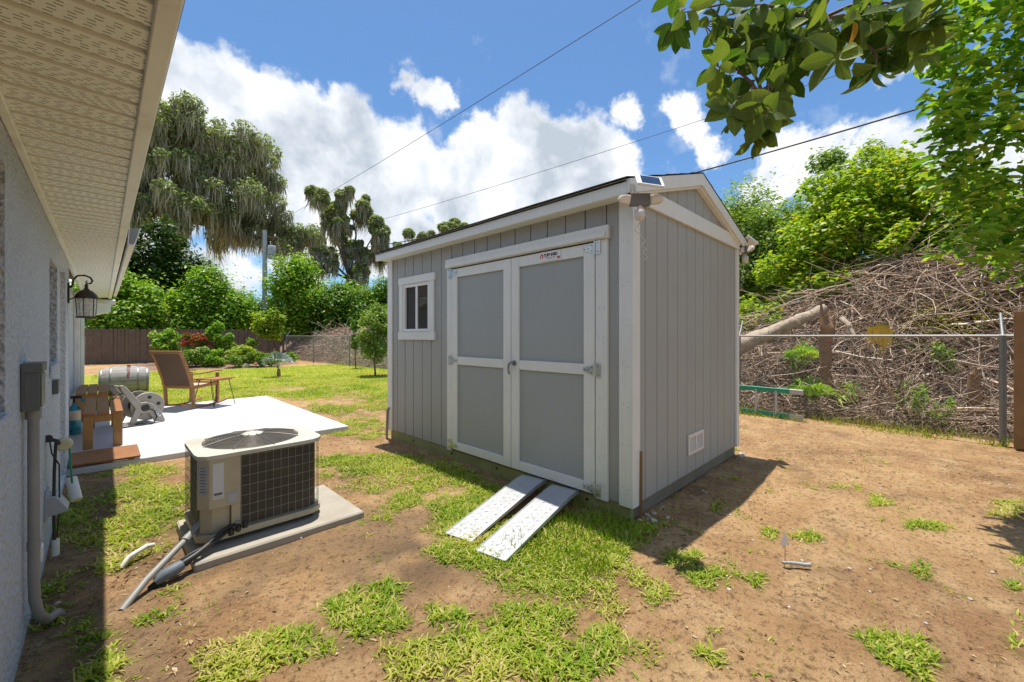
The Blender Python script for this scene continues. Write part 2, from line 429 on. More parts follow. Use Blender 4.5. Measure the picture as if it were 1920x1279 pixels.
# big foreground leaves: veins and a paler underside
for nm, top, und in (('leaf_broad', (0.055, 0.115, 0.018), (0.13, 0.185, 0.045)), ('leaf_broad_light', (0.10, 0.185, 0.024), (0.20, 0.26, 0.055)), ('leaf_broad_old', (0.42, 0.22, 0.03), (0.48, 0.28, 0.05))):
    m, nt, b = new_mat(nm)
    oc = coord(nt)
    sp = N(nt, 'ShaderNodeSeparateXYZ'); nt.links.new(oc, sp.inputs[0])
    ay = math_n(nt, 'ABSOLUTE', sp.outputs['Y'])
    vein = math_n(nt, 'FRACT', math_n(nt, 'MULTIPLY', math_n(nt, 'SUBTRACT', sp.outputs['X'], math_n(nt, 'MULTIPLY', ay, 0.8)), 75))
    vm = math_n(nt, 'MAXIMUM', mapr(nt, math_n(nt, 'ABSOLUTE', math_n(nt, 'SUBTRACT', vein, 0.5)), 0.0, 0.12, 0.5, 0), mapr(nt, ay, 0.0005, 0.0018, 1, 0))
    bf = N(nt, 'ShaderNodeNewGeometry').outputs['Backfacing']
    c = mixc(nt, bf, top, und)
    c = mixc(nt, math_n(nt, 'MULTIPLY', vm, 0.55), c, tuple(min(1, x * 1.9) for x in und))
    c = mixc(nt, mapr(nt, noise(nt, world_pos(nt), 30, 4), 0.4, 0.8, 0, 0.35), c, tuple(x * 0.6 for x in top))
    nt.links.new(c, b.inputs['Base Color'])
    b.inputs['Roughness'].default_value = 0.5
    b.inputs['Specular IOR Level'].default_value = 0.12
    tr = N(nt, 'ShaderNodeBsdfTranslucent')
    nt.links.new(mixc(nt, 1.0, c, (1.5, 1.5, 0.6), 'MULTIPLY'), tr.inputs['Color'])
    mx = N(nt, 'ShaderNodeMixShader'); mx.inputs[0].default_value = 0.38
    nt.links.new(b.outputs[0], mx.inputs[1]); nt.links.new(tr.outputs[0], mx.inputs[2])
    nt.links.new(mx.outputs[0], nt.nodes['Material Output'].inputs['Surface'])
    bump(nt, b, vm, 0.3, 0.002)


def M(n):
    return MATS[n]


# ------------------------------------------------------------------ object helpers
def tag(o, label=None, cat=None, group=None, kind=None):
    if label: o['label'] = label
    if cat: o['category'] = cat
    if group: o['group'] = group
    if kind: o['kind'] = kind
    return o


def thing(name, label, cat, loc=(0, 0, 0), rz=0.0, group=None):
    o = bpy.data.objects.new(name, None)
    o.empty_display_size = 0.1
    COL.objects.link(o)
    o.location = loc
    o.rotation_euler = (0, 0, rz)
    return tag(o, label, cat, group)


class MB:
    """collects shapes and links them as one mesh object"""
    def __init__(s):
        s.v = []; s.f = []; s.sm = []

    def add(s, vs, fs, smooth=False):
        o = len(s.v)
        s.v += [tuple(v) for v in vs]
        s.f += [tuple(i + o for i in f) for f in fs]
        s.sm += [smooth] * len(fs)
        return s

    def box(s, x0, x1, y0, y1, z0, z1):
        v = [(x0, y0, z0), (x1, y0, z0), (x1, y1, z0), (x0, y1, z0), (x0, y0, z1), (x1, y0, z1), (x1, y1, z1), (x0, y1, z1)]
        return s.add(v, [(3, 2, 1, 0), (4, 5, 6, 7), (0, 1, 5, 4), (1, 2, 6, 5), (2, 3, 7, 6), (3, 0, 4, 7)])

    def obox(s, c, ax, ay, az, hx, hy, hz):
        c = Vector(c); ax = Vector(ax).normalized() * hx; ay = Vector(ay).normalized() * hy; az = Vector(az).normalized() * hz
        v = [c + i * ax + j * ay + k * az for k in (-1, 1) for (i, j) in ((-1, -1), (1, -1), (1, 1), (-1, 1))]
        return s.add(v, [(3, 2, 1, 0), (4, 5, 6, 7), (0, 1, 5, 4), (1, 2, 6, 5), (2, 3, 7, 6), (3, 0, 4, 7)])

    def bar(s, a, b, w, t, up=(0, 0, 1)):
        a = Vector(a); b = Vector(b); d = (b - a)
        u = Vector(up)
        r = d.cross(u)
        if r.length < 1e-6: r = d.cross(Vector((1, 0, 0)))
        return s.obox((a + b) / 2, d, r, r.cross(d), d.length / 2, w / 2, t / 2)

    def tube(s, pts, r, n=8, caps=True, smooth=True, rough=0.0, div=0):
        pts = [Vector(p) for p in pts]
        rs = list(r) if hasattr(r, '__len__') else [r] * len(pts)
        if div:                                   # subdivide for knobbly bark
            p2 = []; r2 = []
            for i in range(len(pts) - 1):
                for k in range(div):
                    p2.append(pts[i].lerp(pts[i + 1], k / div)); r2.append(rs[i] + (rs[i + 1] - rs[i]) * k / div)
            p2.append(pts[-1]); r2.append(rs[-1])
            pts = [p + Vector((random.gauss(0, 1), random.gauss(0, 1), random.gauss(0, 1))) * rough * .35 * q for p, q in zip(p2, r2)]; rs = r2
        vs = []; prev = None
        for i, p in enumerate(pts):
            t = (pts[min(i + 1, len(pts) - 1)] - pts[max(i - 1, 0)]).normalized()
            if prev is None:
                a = t.cross(Vector((0, 0, 1)))
                if a.length < 1e-3: a = t.cross(Vector((1, 0, 0)))
            else:
                a = prev - t * prev.dot(t)
            a.normalize(); prev = a
            bb = t.cross(a)
            for k in range(n):
                q = 2 * math.pi * k / n
                vs.append(p + (a * math.cos(q) + bb * math.sin(q)) * rs[i] * (1 + (random.uniform(-rough, rough) if rough else 0)))
        fs = []
        for i in range(len(pts) - 1):
            for k in range(n):
                fs.append((i * n + k, i * n + (k + 1) % n, (i + 1) * n + (k + 1) % n, (i + 1) * n + k))
        s.add(vs, fs, smooth)
        if caps:
            s.add(vs[:n], [tuple(range(n - 1, -1, -1))]); s.add(vs[-n:], [tuple(range(n))])
        return s

    def prism(s, poly, h0, h1, axis='Z'):
        """extrude a closed polygon; axis names the extrusion direction, poly gives the two other coordinates in order"""
        def mk(p, h):
            return {'Z': (p[0], p[1], h), 'Y': (p[0], h, p[1]), 'X': (h, p[0], p[1])}[axis]
        n = len(poly)
        vs = [mk(p, h0) for p in poly] + [mk(p, h1) for p in poly]
        fs = [tuple(range(n))[::-1], tuple(range(n, 2 * n))] + [(i, (i + 1) % n, n + (i + 1) % n, n + i) for i in range(n)]
        return s.add(vs, fs)

    def lathe(s, prof, n=24, c=(0, 0, 0), axis='Z', smooth=True):
        vs = []
        for (r, h) in prof:
            for k in range(n):
                q = 2 * math.pi * k / n
                a, bq = r * math.cos(q), r * math.sin(q)
                vs.append({'Z': (c[0] + a, c[1] + bq, c[2] + h), 'X': (c[0] + h, c[1] + a, c[2] + bq), 'Y': (c[0] + a, c[1] + h, c[2] + bq)}[axis])
        fs = []
        for i in range(len(prof) - 1):
            for k in range(n):
                fs.append((i * n + k, i * n + (k + 1) % n, (i + 1) * n + (k + 1) % n, (i + 1) * n + k))
        s.add(vs, fs, smooth)
        s.add(vs[:n], [tuple(range(n - 1, -1, -1))]); s.add(vs[-n:], [tuple(range(n))])
        return s

    def build(s, name, mat, parent=None, bevel=0, local=False, recalc=True):
        me = bpy.data.meshes.new(name)
        v = s.v
        if parent is not None and not local:
            root = parent
            while root.parent: root = root.parent
            ox = root.location
            v = [(a - ox[0], b_ - ox[1], c - ox[2]) for a, b_, c in v]
        me.from_pydata(v, [], s.f)
        me.polygons.foreach_set('use_smooth', s.sm)
        if recalc or bevel:
            bm = bmesh.new(); bm.from_mesh(me)
            bmesh.ops.recalc_face_normals(bm, faces=bm.faces)
            if bevel:
                es = [e for e in bm.edges if len(e.link_faces) == 2 and e.calc_face_angle(0) > 0.6]
                bmesh.ops.bevel(bm, geom=es, offset=bevel, segments=1, affect='EDGES', clamp_overlap=True)
            bm.to_mesh(me); bm.free()
        me.materials.append(M(mat) if isinstance(mat, str) else mat)
        o = bpy.data.objects.new(name, me)
        COL.objects.link(o)
        if parent is not None: o.parent = parent
        return o


def BX(name, mat, parent, *b, bevel=0.002):
    return MB().box(*b).build(name, mat, parent, bevel)


def copy_tree(o, parent=None):
    c = o.copy(); COL.objects.link(c)
    if parent is not None: c.parent = parent
    for ch in list(o.children):
        if ch is not c: copy_tree(ch, c)
    return c


def big_mesh(name, V, quads, mat, parent=None, attr=None, smooth=False, tris=None):
    """numpy mesh of quads (n,4) and/or triangles (m,3) with a float point attribute v"""
    me = bpy.data.meshes.new(name)
    V = np.asarray(V, np.float32)
    if parent is not None:
        root = parent
        while root.parent: root = root.parent
        V = V - np.array(root.location, np.float32)
    nq = 0 if quads is None else len(quads)
    ntr = 0 if tris is None else len(tris)
    loops = np.concatenate([x.ravel() for x in (quads, tris) if x is not None]).astype(np.int32)
    me.vertices.add(len(V)); me.vertices.foreach_set('co', V.ravel())
    me.loops.add(len(loops)); me.loops.foreach_set('vertex_index', loops)
    me.polygons.add(nq + ntr)
    st_ = np.concatenate([np.arange(nq) * 4, nq * 4 + np.arange(ntr) * 3]).astype(np.int32)
    me.polygons.foreach_set('loop_start', st_)
    if smooth: me.polygons.foreach_set('use_smooth', np.ones(nq + ntr, bool))
    for k, a in (attr or {}).items():
        at = me.attributes.new(k, 'FLOAT', 'POINT')
        at.data.foreach_set('value', np.asarray(a, np.float32))
    me.update(calc_edges=True)
    me.validate()
    me.materials.append(M(mat))
    o = bpy.data.objects.new(name, me)
    COL.objects.link(o)
    if parent is not None: o.parent = parent
    return o


def unit(a):
    return a / np.maximum(np.linalg.norm(a, axis=-1, keepdims=True), 1e-9)


def rdir(n):
    return unit(rng.normal(size=(n, 3)))


def leaf_arrays(P, Nn, L, W, hexa=False, U=None, fold=0.18, v=None):
    """leaves at P facing Nn: 4-point rhombs or 6-point ovals, folded on the midrib"""
    n = len(P)
    if U is None: U = rdir(n)
    U = unit(U - Nn * np.sum(U * Nn, 1, keepdims=True))
    S = np.cross(Nn, U)
    L = np.broadcast_to(np.asarray(L, float), (n,))[:, None]; W = np.broadcast_to(np.asarray(W, float), (n,))[:, None]
    up = Nn * W * fold
    if hexa:
        pts = [P, P + U * L * .3 + S * W * .46 + up, P + U * L * .72 + S * W * .36 + up, P + U * L - Nn * L * .12, P + U * L * .72 - S * W * .36 + up, P + U * L * .3 - S * W * .46 + up]
        V = np.stack(pts, 1).reshape(-1, 3)
        i = np.arange(n)[:, None] * 6
        Q = np.concatenate([i + np.array([[0, 1, 2, 3]]), i + np.array([[0, 3, 4, 5]])], 0)
        k = 6
    else:
        pts = [P - U * L * .5, P + S * W * .5 + up, P + U * L * .5, P - S * W * .5 + up]
        V = np.stack(pts, 1).reshape(-1, 3)
        Q = np.arange(n)[:, None] * 4 + np.arange(4)[None]
        k = 4
    if v is None: v = rng.random(n)
    return V, Q, np.repeat(v, k)


def merge(parts):
    V = []; Q = []; A = []; o = 0
    for v, q, a in parts:
        V.append(v); Q.append(q + o); A.append(a); o += len(v)
    return np.concatenate(V), np.concatenate(Q), np.concatenate(A)


def lump_points(lumps, n, shell=(0.6, 1.05), flat=1.0):
    """lumps (k,4): centre and radius; points near their surfaces"""
    L = np.asarray(lumps, float)
    w = L[:, 3] ** 2; w /= w.sum()
    i = rng.choice(len(L), n, p=w)
    d = rdir(n)
    f = rng.uniform(shell[0] ** 3, shell[1] ** 3, n) ** (1 / 3)
    d2 = d * np.array([1, 1, flat])
    return L[i, :3] + d2 * (L[i, 3] * f)[:, None], d, i


def blob_lumps(c, r, k, size=(0.32, 0.5), seed=None):
    """lumps filling an ellipsoid envelope of centre c and radii r"""
    g = np.random.default_rng(seed if seed is not None else rng.integers(1e9))
    d = unit(g.normal(size=(k, 3)))
    f = g.uniform(0.35, 0.85, k)
    C = np.asarray(c) + d * np.asarray(r) * f[:, None]
    rad = g.uniform(*size, k) * min(r) * (1.25 - 0.5 * f)
    return np.concatenate([C, rad[:, None]], 1)


def limb_tubes(mb, base, targets, r0, n=7, seed=0):
    g = random.Random(seed)
    for t in targets:
        a = Vector(base); b_ = Vector(t)
        mid = a.lerp(b_, 0.5) + Vector((g.uniform(-1, 1), g.uniform(-1, 1), g.uniform(0.2, 1))) * (b_ - a).length * 0.12
        pts = [a, a.lerp(mid, .5) + (mid - a) * 0.02, mid, mid.lerp(b_, .55), b_]
        mb.tube(pts, [r0, r0 * .8, r0 * .6, r0 * .4, r0 * .16], n)
    return mb


def make_tree(name, label, cat, base, trunk_top, lumps, nleaf, L, mat, trunk_r=0.15, group=None, shell=(0.35, 1.10), aspect=0.55, limbs=9, bark='bark', hexa=False, up=0.95):
    t = thing(name, label, cat, base, group=group)
    b0 = Vector(base)
    tt = Vector(trunk_top)
    g = random.Random(int(abs(base[0] * 31 + base[1] * 7) * 100))
    mid = b0.lerp(tt, 0.5) + Vector((g.uniform(-1, 1), g.uniform(-1, 1), 0)) * (tt - b0).length * 0.05
    mb = MB().tube([b0 - Vector((0, 0, 0.1)), b0 + (mid - b0) * 0.1, mid, tt], [trunk_r * 1.5, trunk_r * 1.1, trunk_r * .9, trunk_r * .7], 9)
    mb.build('trunk', bark, t)
    lm = sorted([tuple(l) for l in lumps], key=lambda l: -l[3])[:limbs]
    limb_tubes(MB(), tt, [l[:3] for l in lm], trunk_r * 0.5, 6, 3).build('limbs', bark, t)
    P, D, _ = lump_points(lumps, nleaf, shell)
    sh_ = rng.random(nleaf) < 0.22                      # loose shoots sticking out of the crown
    P[sh_] += D[sh_] * (rng.exponential(0.16, sh_.sum()) * min(lumps[:, 3].mean() * 2.2, 1.6))[:, None] + np.array([0, 0, .06])
    Nn = unit(D * 0.5 + rdir(nleaf) * 0.7 + np.array([0, 0, up]))
    ln = L * rng.uniform(0.6, 1.3, nleaf)
    V, Q, A = leaf_arrays(P, Nn, ln, ln * aspect, hexa)
    big_mesh('crown', V, Q, mat, t, {'v': A})
    return t


# value noise for layout
def _hash(ix, iy, s):
    h = (ix.astype(np.int64) * 374761393 + iy.astype(np.int64) * 668265263 + s * 982451653) & 0x7fffffff
    h = ((h ^ (h >> 13)) * 1274126177) & 0x7fffffff
    return ((h ^ (h >> 16)) & 0xffff) / 65535.0


def vnoise(x, y, s=0):
    ix = np.floor(x); iy = np.floor(y); fx = x - ix; fy = y - iy
    fx = fx * fx * (3 - 2 * fx); fy = fy * fy * (3 - 2 * fy)
    a = _hash(ix, iy, s); b_ = _hash(ix + 1, iy, s); c = _hash(ix, iy + 1, s); d = _hash(ix + 1, iy + 1, s)
    return a + (b_ - a) * fx + (c - a) * fy + (a - b_ - c + d) * fx * fy


def fbm(x, y, s=0, o=4):
    t = 0; a = 0.5; n = 0
    for k in range(o):
        t = t + a * vnoise(x * 2 ** k, y * 2 ** k, s + k); n += a; a *= 0.55
    return t / n

# ================================================================== GROUND
PATCH = np.array([(0.26,4.81,3.83,-0.21,-0.94,-0.95,1.0),(0.12,4.16,7.77,-0.23,-1.62,-1.62,0.8),(-0.13,4.73,5.71,0.15,-1.15,-1.15,0.6),(-0.16,3.20,6.66,0.34,-1.77,-1.77,0.6),(-0.04,2.57,6.85,0.09,-3.36,-3.33,0.6),(0.04,3.67,10.20,-0.11,-2.16,-2.18,0.4),(0.52,2.08,4.97,-1.24,-6.43,-6.43,1.0),(0.36,2.09,8.89,-1.54,-7.16,-7.23,0.9),(0.65,2.06,10.82,-3.42,-11.55,-11.39,0.8),(0.96,1.97,5.04,-2.46,-4.67,-4.64,1.0),(1.13,2.07,8.84,-4.86,-10.58,-10.58,0.9),(1.24,1.72,5.48,-3.95,-7.91,-7.91,1.0),(0.21,2.83,6.73,-0.52,-3.25,-3.25,0.3),(-0.35,4.46,13.58,1.08,-1.46,-1.46,0.3),(0.98,1.49,5.02,-3.29,-5.52,-5.48,1.0),(1.20,1.40,4.24,-3.63,-3.72,-3.72,1.0),(1.47,1.40,3.47,-3.67,-3.04,-3.04,1.0),(1.38,1.12,3.67,-4.53,-4.87,-4.87,1.0),(1.79,1.38,2.47,-3.22,-2.49,-2.48,1.0),(1.88,1.70,2.39,-2.66,-2.94,-2.94,1.0),(2.22,1.58,1.97,-2.78,-2.60,-2.61,1.1),(2.53,1.53,2.60,-4.30,-3.06,-3.06,1.1),(1.57,1.05,7.73,-11.72,-6.26,-6.38,0.8),(1.90,1.90,3.37,-3.37,-2.61,-2.60,1.0),(1.70,2.10,3.73,-3.01,-4.21,-4.18,1.0),(2.04,2.24,2.08,-1.90,-2.04,-2.04,0.9),(2.23,2.75,2.43,-1.97,-2.02,-2.02,0.9),(2.23,3.40,2.06,-1.35,-1.47,-1.48,0.9),(2.22,4.12,2.86,-1.54,-1.50,-1.50,0.9),(1.89,4.45,2.83,-1.20,-1.71,-1.71,0.8),(1.80,3.63,2.70,-1.33,-2.86,-2.86,0.7),(2.61,6.34,2.03,-0.83,-1.26,-1.26,0.7),(2.00,2.60,4.71,-3.62,-2.37,-2.37,0.7),(2.96,5.99,2.87,-1.42,-0.94,-0.94,0.6),(2.18,1.02,4.34,-9.36,-6.73,-6.73,0.9),(2.50,0.89,3.48,-9.72,-7.35,-7.25,0.9),(2.24,1.18,5.14,-9.78,-5.18,-5.18,0.7),(2.54,1.08,4.19,-9.90,-7.72,-7.72,0.5),(1.92,0.57,3.14,-10.56,-15.27,-15.27,0.9),(1.89,0.49,4.39,-17.35,-19.23,-19.23,0.8),(1.90,0.67,7.73,-21.91,-29.21,-28.35,0.7),(2.58,0.07,0.29,-9.42,-12.05,-12.05,0.9),(2.55,-0.02,-0.10,-12.30,-16.95,-17.16,0.7),(2.56,0.16,1.07,-17.80,-22.73,-22.73,0.7),(2.45,0.04,0.57,-24.41,-15.26,-15.64,0.6),(3.48,0.57,1.90,-11.77,-9.24,-9.37,0.9),(3.35,0.76,3.40,-15.12,-8.16,-8.16,0.7),(4.32,-0.03,-0.09,-8.03,-7.55,-7.49,0.7),(5.34,-0.51,-0.83,-8.77,-3.61,-3.61,0.9),(4.96,-0.42,-0.93,-10.64,-7.41,-7.41,0.6),(3.65,-0.38,-2.78,-26.59,-10.15,-10.15,0.9),(4.05,-0.43,-2.86,-26.73,-4.14,-4.23,0.5),(2.67,0.67,6.78,-26.55,-8.47,-8.47,0.6),(2.08,0.71,11.68,-33.78,-13.89,-13.89,0.6),(4.75,0.24,0.60,-11.74,-6.12,-6.12,0.4),(5.15,-0.17,-0.52,-15.91,-6.78,-6.78,0.4),(3.04,-0.32,-2.68,-25.41,-5.13,-5.13,0.5),(3.57,1.19,8.03,-24.23,-8.44,-8.44,0.6),(2.67,1.03,7.26,-18.87,-11.03,-11.32,0.4),(4.36,0.80,1.91,-10.46,-7.18,-7.09,0.3),(4.37,0.97,3.74,-16.74,-6.67,-6.53,0.3),(4.16,0.25,1.01,-16.25,-9.77,-9.60,0.3),(2.19,1.92,4.36,-4.99,-4.48,-4.48,0.8)])


PATCH[(PATCH[:, 0] > 2.9) | (PATCH[:, 1] < .6), 6] *= .62
PATCH[(PATCH[:, 0] > 1.7) & (PATCH[:, 1] > 3.0), 6] *= .8
PATCH[(PATCH[:, 0] > 2.1) & (PATCH[:, 1] < 1.25), 6] *= .75


def sstep(x, a, b):
    t = np.clip((x - a) / (b - a), 0, 1)
    return t * t * (3 - 2 * t)


def grass_mask(x, y):
    x = np.asarray(x, float); y = np.asarray(y, float)
    n = fbm(x * 2.3, y * 2.3, 5, 5)
    n2 = fbm(x * 7, y * 7, 9, 3)
    best = np.full(x.shape, -1.0)
    for (cx, cy, a, b_, c, d, s) in PATCH:
        dx = x - cx; dy = y - cy
        u = a * dx + b_ * dy; w = c * dx + d * dy
        best = np.maximum(best, np.where(u * u + w * w < 6, s * 1.1 - .75 * (u * u + w * w), -1))
    n3 = fbm(x * 17, y * 17, 14, 2)
    near = sstep(best * .75 + (n - 0.5) * 2.0 + (n2 - 0.5) * 1.5 + (n3 - .5) * .9, -.38, 0.62)
    lawn = np.maximum(sstep(y, 5.2, 8.5) * sstep(x, 2.55, 3.0), sstep(y, 10.3, 11.2))
    lawn = lawn * (1 - sstep(y + 0.08 * x, 20.6, 21.6))
    ln = sstep(lawn * 0.62 + (fbm(x * 0.55, y * 0.55, 21, 5) - 0.5) * 1.6 + (n2 - .5) * .5, 0.30, 0.62) * (lawn > 0.02)
    ln = np.maximum(ln, sstep(y, 11, 14) * lawn * 0.8)
    bare = sstep(x, 5.6, 6.5) * (1 - sstep(y, 4, 7))
    return np.clip(np.maximum(near, ln * (1 - bare)), 0, 1)


def ground_z(x, y):
    near = np.exp(-((np.asarray(x) - 3) ** 2 + (np.asarray(y) - 3) ** 2) / 200)
    return (fbm(x * 1.1, y * 1.1, 31, 4) - 0.5) * 0.05 * near + (fbm(x * 6, y * 6, 33, 3) - 0.5) * 0.02 * near - 0.012


def axis(parts):
    out = [np.arange(a, b_, st) for a, b_, st in parts]
    return np.concatenate(out + [[parts[-1][1]]])


gx = axis([(-400, -40, 60), (-40, -4, 4), (-4, -0.4, 0.3), (-0.4, 7, 0.05), (7, 12, 0.2), (12, 40, 2), (40, 400, 60)])
gy = axis([(-400, -40, 60), (-40, -3, 3), (-3, -1.0, 0.2), (-1.0, 7, 0.05), (7, 12, 0.1), (12, 28, 0.3), (28, 60, 4), (60, 400, 60)])
GX, GY = np.meshgrid(gx, gy)
GZ = ground_z(GX, GY)
fx, fy = GX.ravel(), GY.ravel()
nx, ny = len(gx), len(gy)
ii = (np.arange(ny - 1)[:, None] * nx + np.arange(nx - 1)[None]).ravel()
quads = np.stack([ii, ii + 1, ii + nx + 1, ii + nx], 1)
damp = .55 * sstep(fbm(fx * 1.4, fy * 1.4, 77, 4), 0.52, 0.68) * sstep(fy - 0.2 * fx, 0.6, 1.2) * (1 - sstep(fy, 6, 9)) * (1 - sstep(fx, 2.6, 3.4))
damp = np.maximum(damp, sstep(fbm(fx * 2.2, fy * 2.2, 79, 4), 0.35, 0.6) * np.exp(-((fx - 1.45) / .5) ** 2 - ((fy - 2.3) / .5) ** 2))
gmask = grass_mask(fx, fy)
ground = big_mesh('ground', np.stack([fx, fy, GZ.ravel()], 1), quads, 'soil', None, {'grass': gmask * 0.9, 'damp': damp, 'far': sstep(fy, 7, 12)}, smooth=True)
tag(ground, 'bare sandy yard soil with scattered turf', None, None, 'structure')


def gz1(x, y):
    return float(ground_z(np.array([x]), np.array([y]))[0])


# patio slab
patio = MB().box(-0.36, 2.63, 6.12, 10.5, -0.10, 0.045).build('patio', 'patio_paint', None, 0.008)
tag(patio, kind='structure')
bed_pts = [(0.2, 26.3), (0.6, 22.6), (2.2, 21.4), (4.2, 20.6), (5.8, 20.9), (7.3, 22.5), (7.5, 26.0)]
bed = MB()
cb = Vector((4, 24.3, 0.16))
ring = []
for i in range(len(bed_pts) - 1):
    for t in (0, .33, .66):
        a = Vector((*bed_pts[i], 0)); b2 = Vector((*bed_pts[i + 1], 0)); ring.append(a.lerp(b2, t) + Vector((random.uniform(-.1, .1), random.uniform(-.1, .1), -0.03)))
ring.append(Vector((*bed_pts[-1], -0.03)))
inner = [cb.lerp(p_, 0.72) + Vector((0, 0, 0.12)) for p_ in ring]
for q in inner: q.z = 0.10
nr = len(ring)
bed.add(ring + inner + [cb], [(i, (i + 1) % nr, nr + (i + 1) % nr, nr + i) for i in range(nr)] + [(nr + i, nr + (i + 1) % nr, 2 * nr) for i in range(nr)], True)
tag(bed.build('garden_bed', 'mulch'), kind='structure')

# overgrown mound behind the chain link fence
CRY = [-14, -4, -1.1, -.5, .2, 1, 1.9, 3.1, 5, 9, 14, 20, 27, 40]
CRH = [3.4, 3.5, 3.05, 2.75, 2.75, 2.45, 1.85, 1.15, .7, .9, 1.3, 1.6, 1.4, 1.0]


def mound_h(x, y):
    edge = 8.75 - 0.045 * np.clip(y - 16, 0, 12) * 2
    t = sstep(x, edge, edge + 2.7)
    h = np.interp(y, CRY, CRH) * t
    h = h + (fbm(x * 1.3, y * 1.3, 51, 5) - .5) * 1.3 * t
    return h - 0.05


mx_ = np.concatenate([np.arange(7.6, 14, .25), np.arange(14, 40, 2.0)]); my_ = np.arange(-14, 40, .35)
MX, MY = np.meshgrid(mx_, my_)
nx, ny = len(mx_), len(my_)
ii = (np.arange(ny - 1)[:, None] * nx + np.arange(nx - 1)[None]).ravel()
tag(big_mesh('brush_mound', np.stack([MX.ravel(), MY.ravel(), mound_h(MX.ravel(), MY.ravel())], 1), np.stack([ii, ii + 1, ii + nx + 1, ii + nx], 1), 'mound_soil', None, None, True), kind='structure')

# ================================================================== HOUSE
WX = -0.255
house = thing('house', 'white stucco house with beige vented eaves running along the left edge', 'house', (WX, 0, 0))
TZ = 2.19
wall = MB()
T = 0.22
ops = [(0.9, 2.40, 1.12, 2.03), (4.20, 4.86, 1.20, 1.94), (5.20, 5.92, 0.05, 2.02)]
y = -3.0
for (a, b_, z0, z1) in ops:
    wall.box(WX - T, WX, y, a, -0.1, TZ)
    wall.box(WX - T, WX, a, b_, -0.1, z0)
    wall.box(WX - T, WX, a, b_, z1, TZ)
    y = b_
wall.box(WX - T, WX, y, 6.45, -0.1, TZ)
wall.box(WX - T, WX - 0.105, 6.45, 14.0, -0.1, TZ)
wall.build('wall', 'stucco', house)
for (a, b_, z0, z1), nm in zip(ops, ('window', 'window', 'door')):
    fr_ = MB()
    fr_.box(WX - 0.16, WX - 0.10, a + .001, a + .05, z0 + .001, z1 - .001).box(WX - 0.16, WX - 0.10, b_ - .05, b_ - .001, z0 + .001, z1 - .001)
    fr_.box(WX - 0.159, WX - 0.101, a + .05, b_ - .05, z1 - .05, z1 - .001).box(WX - 0.159, WX - 0.101, a + .05, b_ - .05, z0 + .001, z0 + .05)
    f_ = fr_.build(nm, 'dark_metal' if nm == 'window' else 'white_plastic', house)
    if nm == 'window':
        BX('pane', 'glass', f_, WX - 0.14, WX - 0.13, a + .05, b_ - .05, z0 + .05, z1 - .05, bevel=0)
        BX('window_sill', 'stucco', house, WX + 0.001, WX + 0.014, a - .02, b_ + .012, z0 - .085, z0 - .005, bevel=.004)
    else:
        BX('door_leaf', 'white_plastic', f_, WX - 0.15, WX - 0.12, a + .05, b_ - .05, z0 + .05, z1 - .05, bevel=0)
BX('interior_backing', 'dark_inside', house, WX - 0.6, WX - 0.5, -1, 6.3, 0, TZ, bevel=0)
BX('corner_board', 'gutter_white', house, WX - 0.10, WX - 0.03, 10.6, 10.75, 0.02, TZ - .01)
BX('corner_board', 'gutter_white', house, WX - 0.10, WX - 0.045, 13.8, 13.98, 0.02, TZ - .01)
MB().tube([(WX - .075, 8.0, 0.05), (WX - .075, 8.0, TZ - .02)], 0.018, 8).build('downspout', 'conduit_grey', house)

# soffit panels, one strip each
pm = MB()
pw = 0.122
pm.add([(-0.02, 0.004, 0.0), (0.35, 0.004, 0.0), (0.35, pw - .022, 0.0), (-0.02, pw - .022, 0.0), (-0.02, pw - .018, 0.027), (0.35, pw - .018, 0.027), (-0.02, pw - .001, 0.027), (0.35, pw - .001, 0.027), (-0.02, 0, 0.027), (0.35, 0, 0.027)],
       [(0, 1, 2, 3), (3, 2, 5, 4), (4, 5, 7, 6), (8, 9, 1, 0)])
first = pm.build('soffit_panel', 'soffit_vinyl', house, local=True)
first.location = (0, -2.0, TZ)
n_p = int((12.0 + 2.0) / pw)
for i in range(1, n_p):
    c = first.copy(); COL.objects.link(c); c.parent = house; c.location = (0, -2.0 + i * pw, TZ)
BX('soffit_backing', 'dark_inside', house, WX - .02, 0.09, -3, 12.0, TZ + .029, TZ + .04, bevel=0)
MB().box(WX + .001, WX + .028, -3, 12.0, TZ - .022, TZ - .002).build('soffit_channel', 'fascia_paint', house, .003)
fa = MB()
fa.add([(0.088, -3, TZ - .012), (0.135, -3, TZ - .012), (0.155, -3, TZ + .15), (0.088, -3, TZ + .15)] + [(0.088, 12, TZ - .012), (0.135, 12, TZ - .012), (0.155, 12, TZ + .15), (0.088, 12, TZ + .15)],
       [(0, 1, 2, 3), (7, 6, 5, 4), (0, 4, 5, 1), (1, 5, 6, 2), (2, 6, 7, 3), (3, 7, 4, 0)])
fa.build('fascia', 'fascia_paint', house, .004)
rf = MB()
rf.add([(0.165, -3.2, TZ + .155), (0.165, 12.2, TZ + .155), (-4.5, 12.2, TZ + 1.7), (-4.5, -3.2, TZ + 1.7), (0.165, -3.2, TZ + .170), (0.165, 12.2, TZ + .170), (-4.5, 12.2, TZ + 1.72), (-4.5, -3.2, TZ + 1.72)],
       [(0, 1, 2, 3), (7, 6, 5, 4), (0, 4, 5, 1), (1, 5, 6, 2), (2, 6, 7, 3), (3, 7, 4, 0)])
rf.build('roof', 'roof_shingle', house)
gt = MB()
gp = [(0.160, TZ + .142), (0.150, TZ + .0), (0.158, TZ - .02), (0.195, TZ - .018), (0.215, TZ + .05), (0.235, TZ + .135), (0.228, TZ + .137), (0.207, TZ + .052), (0.188, TZ - .010), (0.164, TZ - .012), (0.158, TZ + .0), (0.166, TZ + .142)]
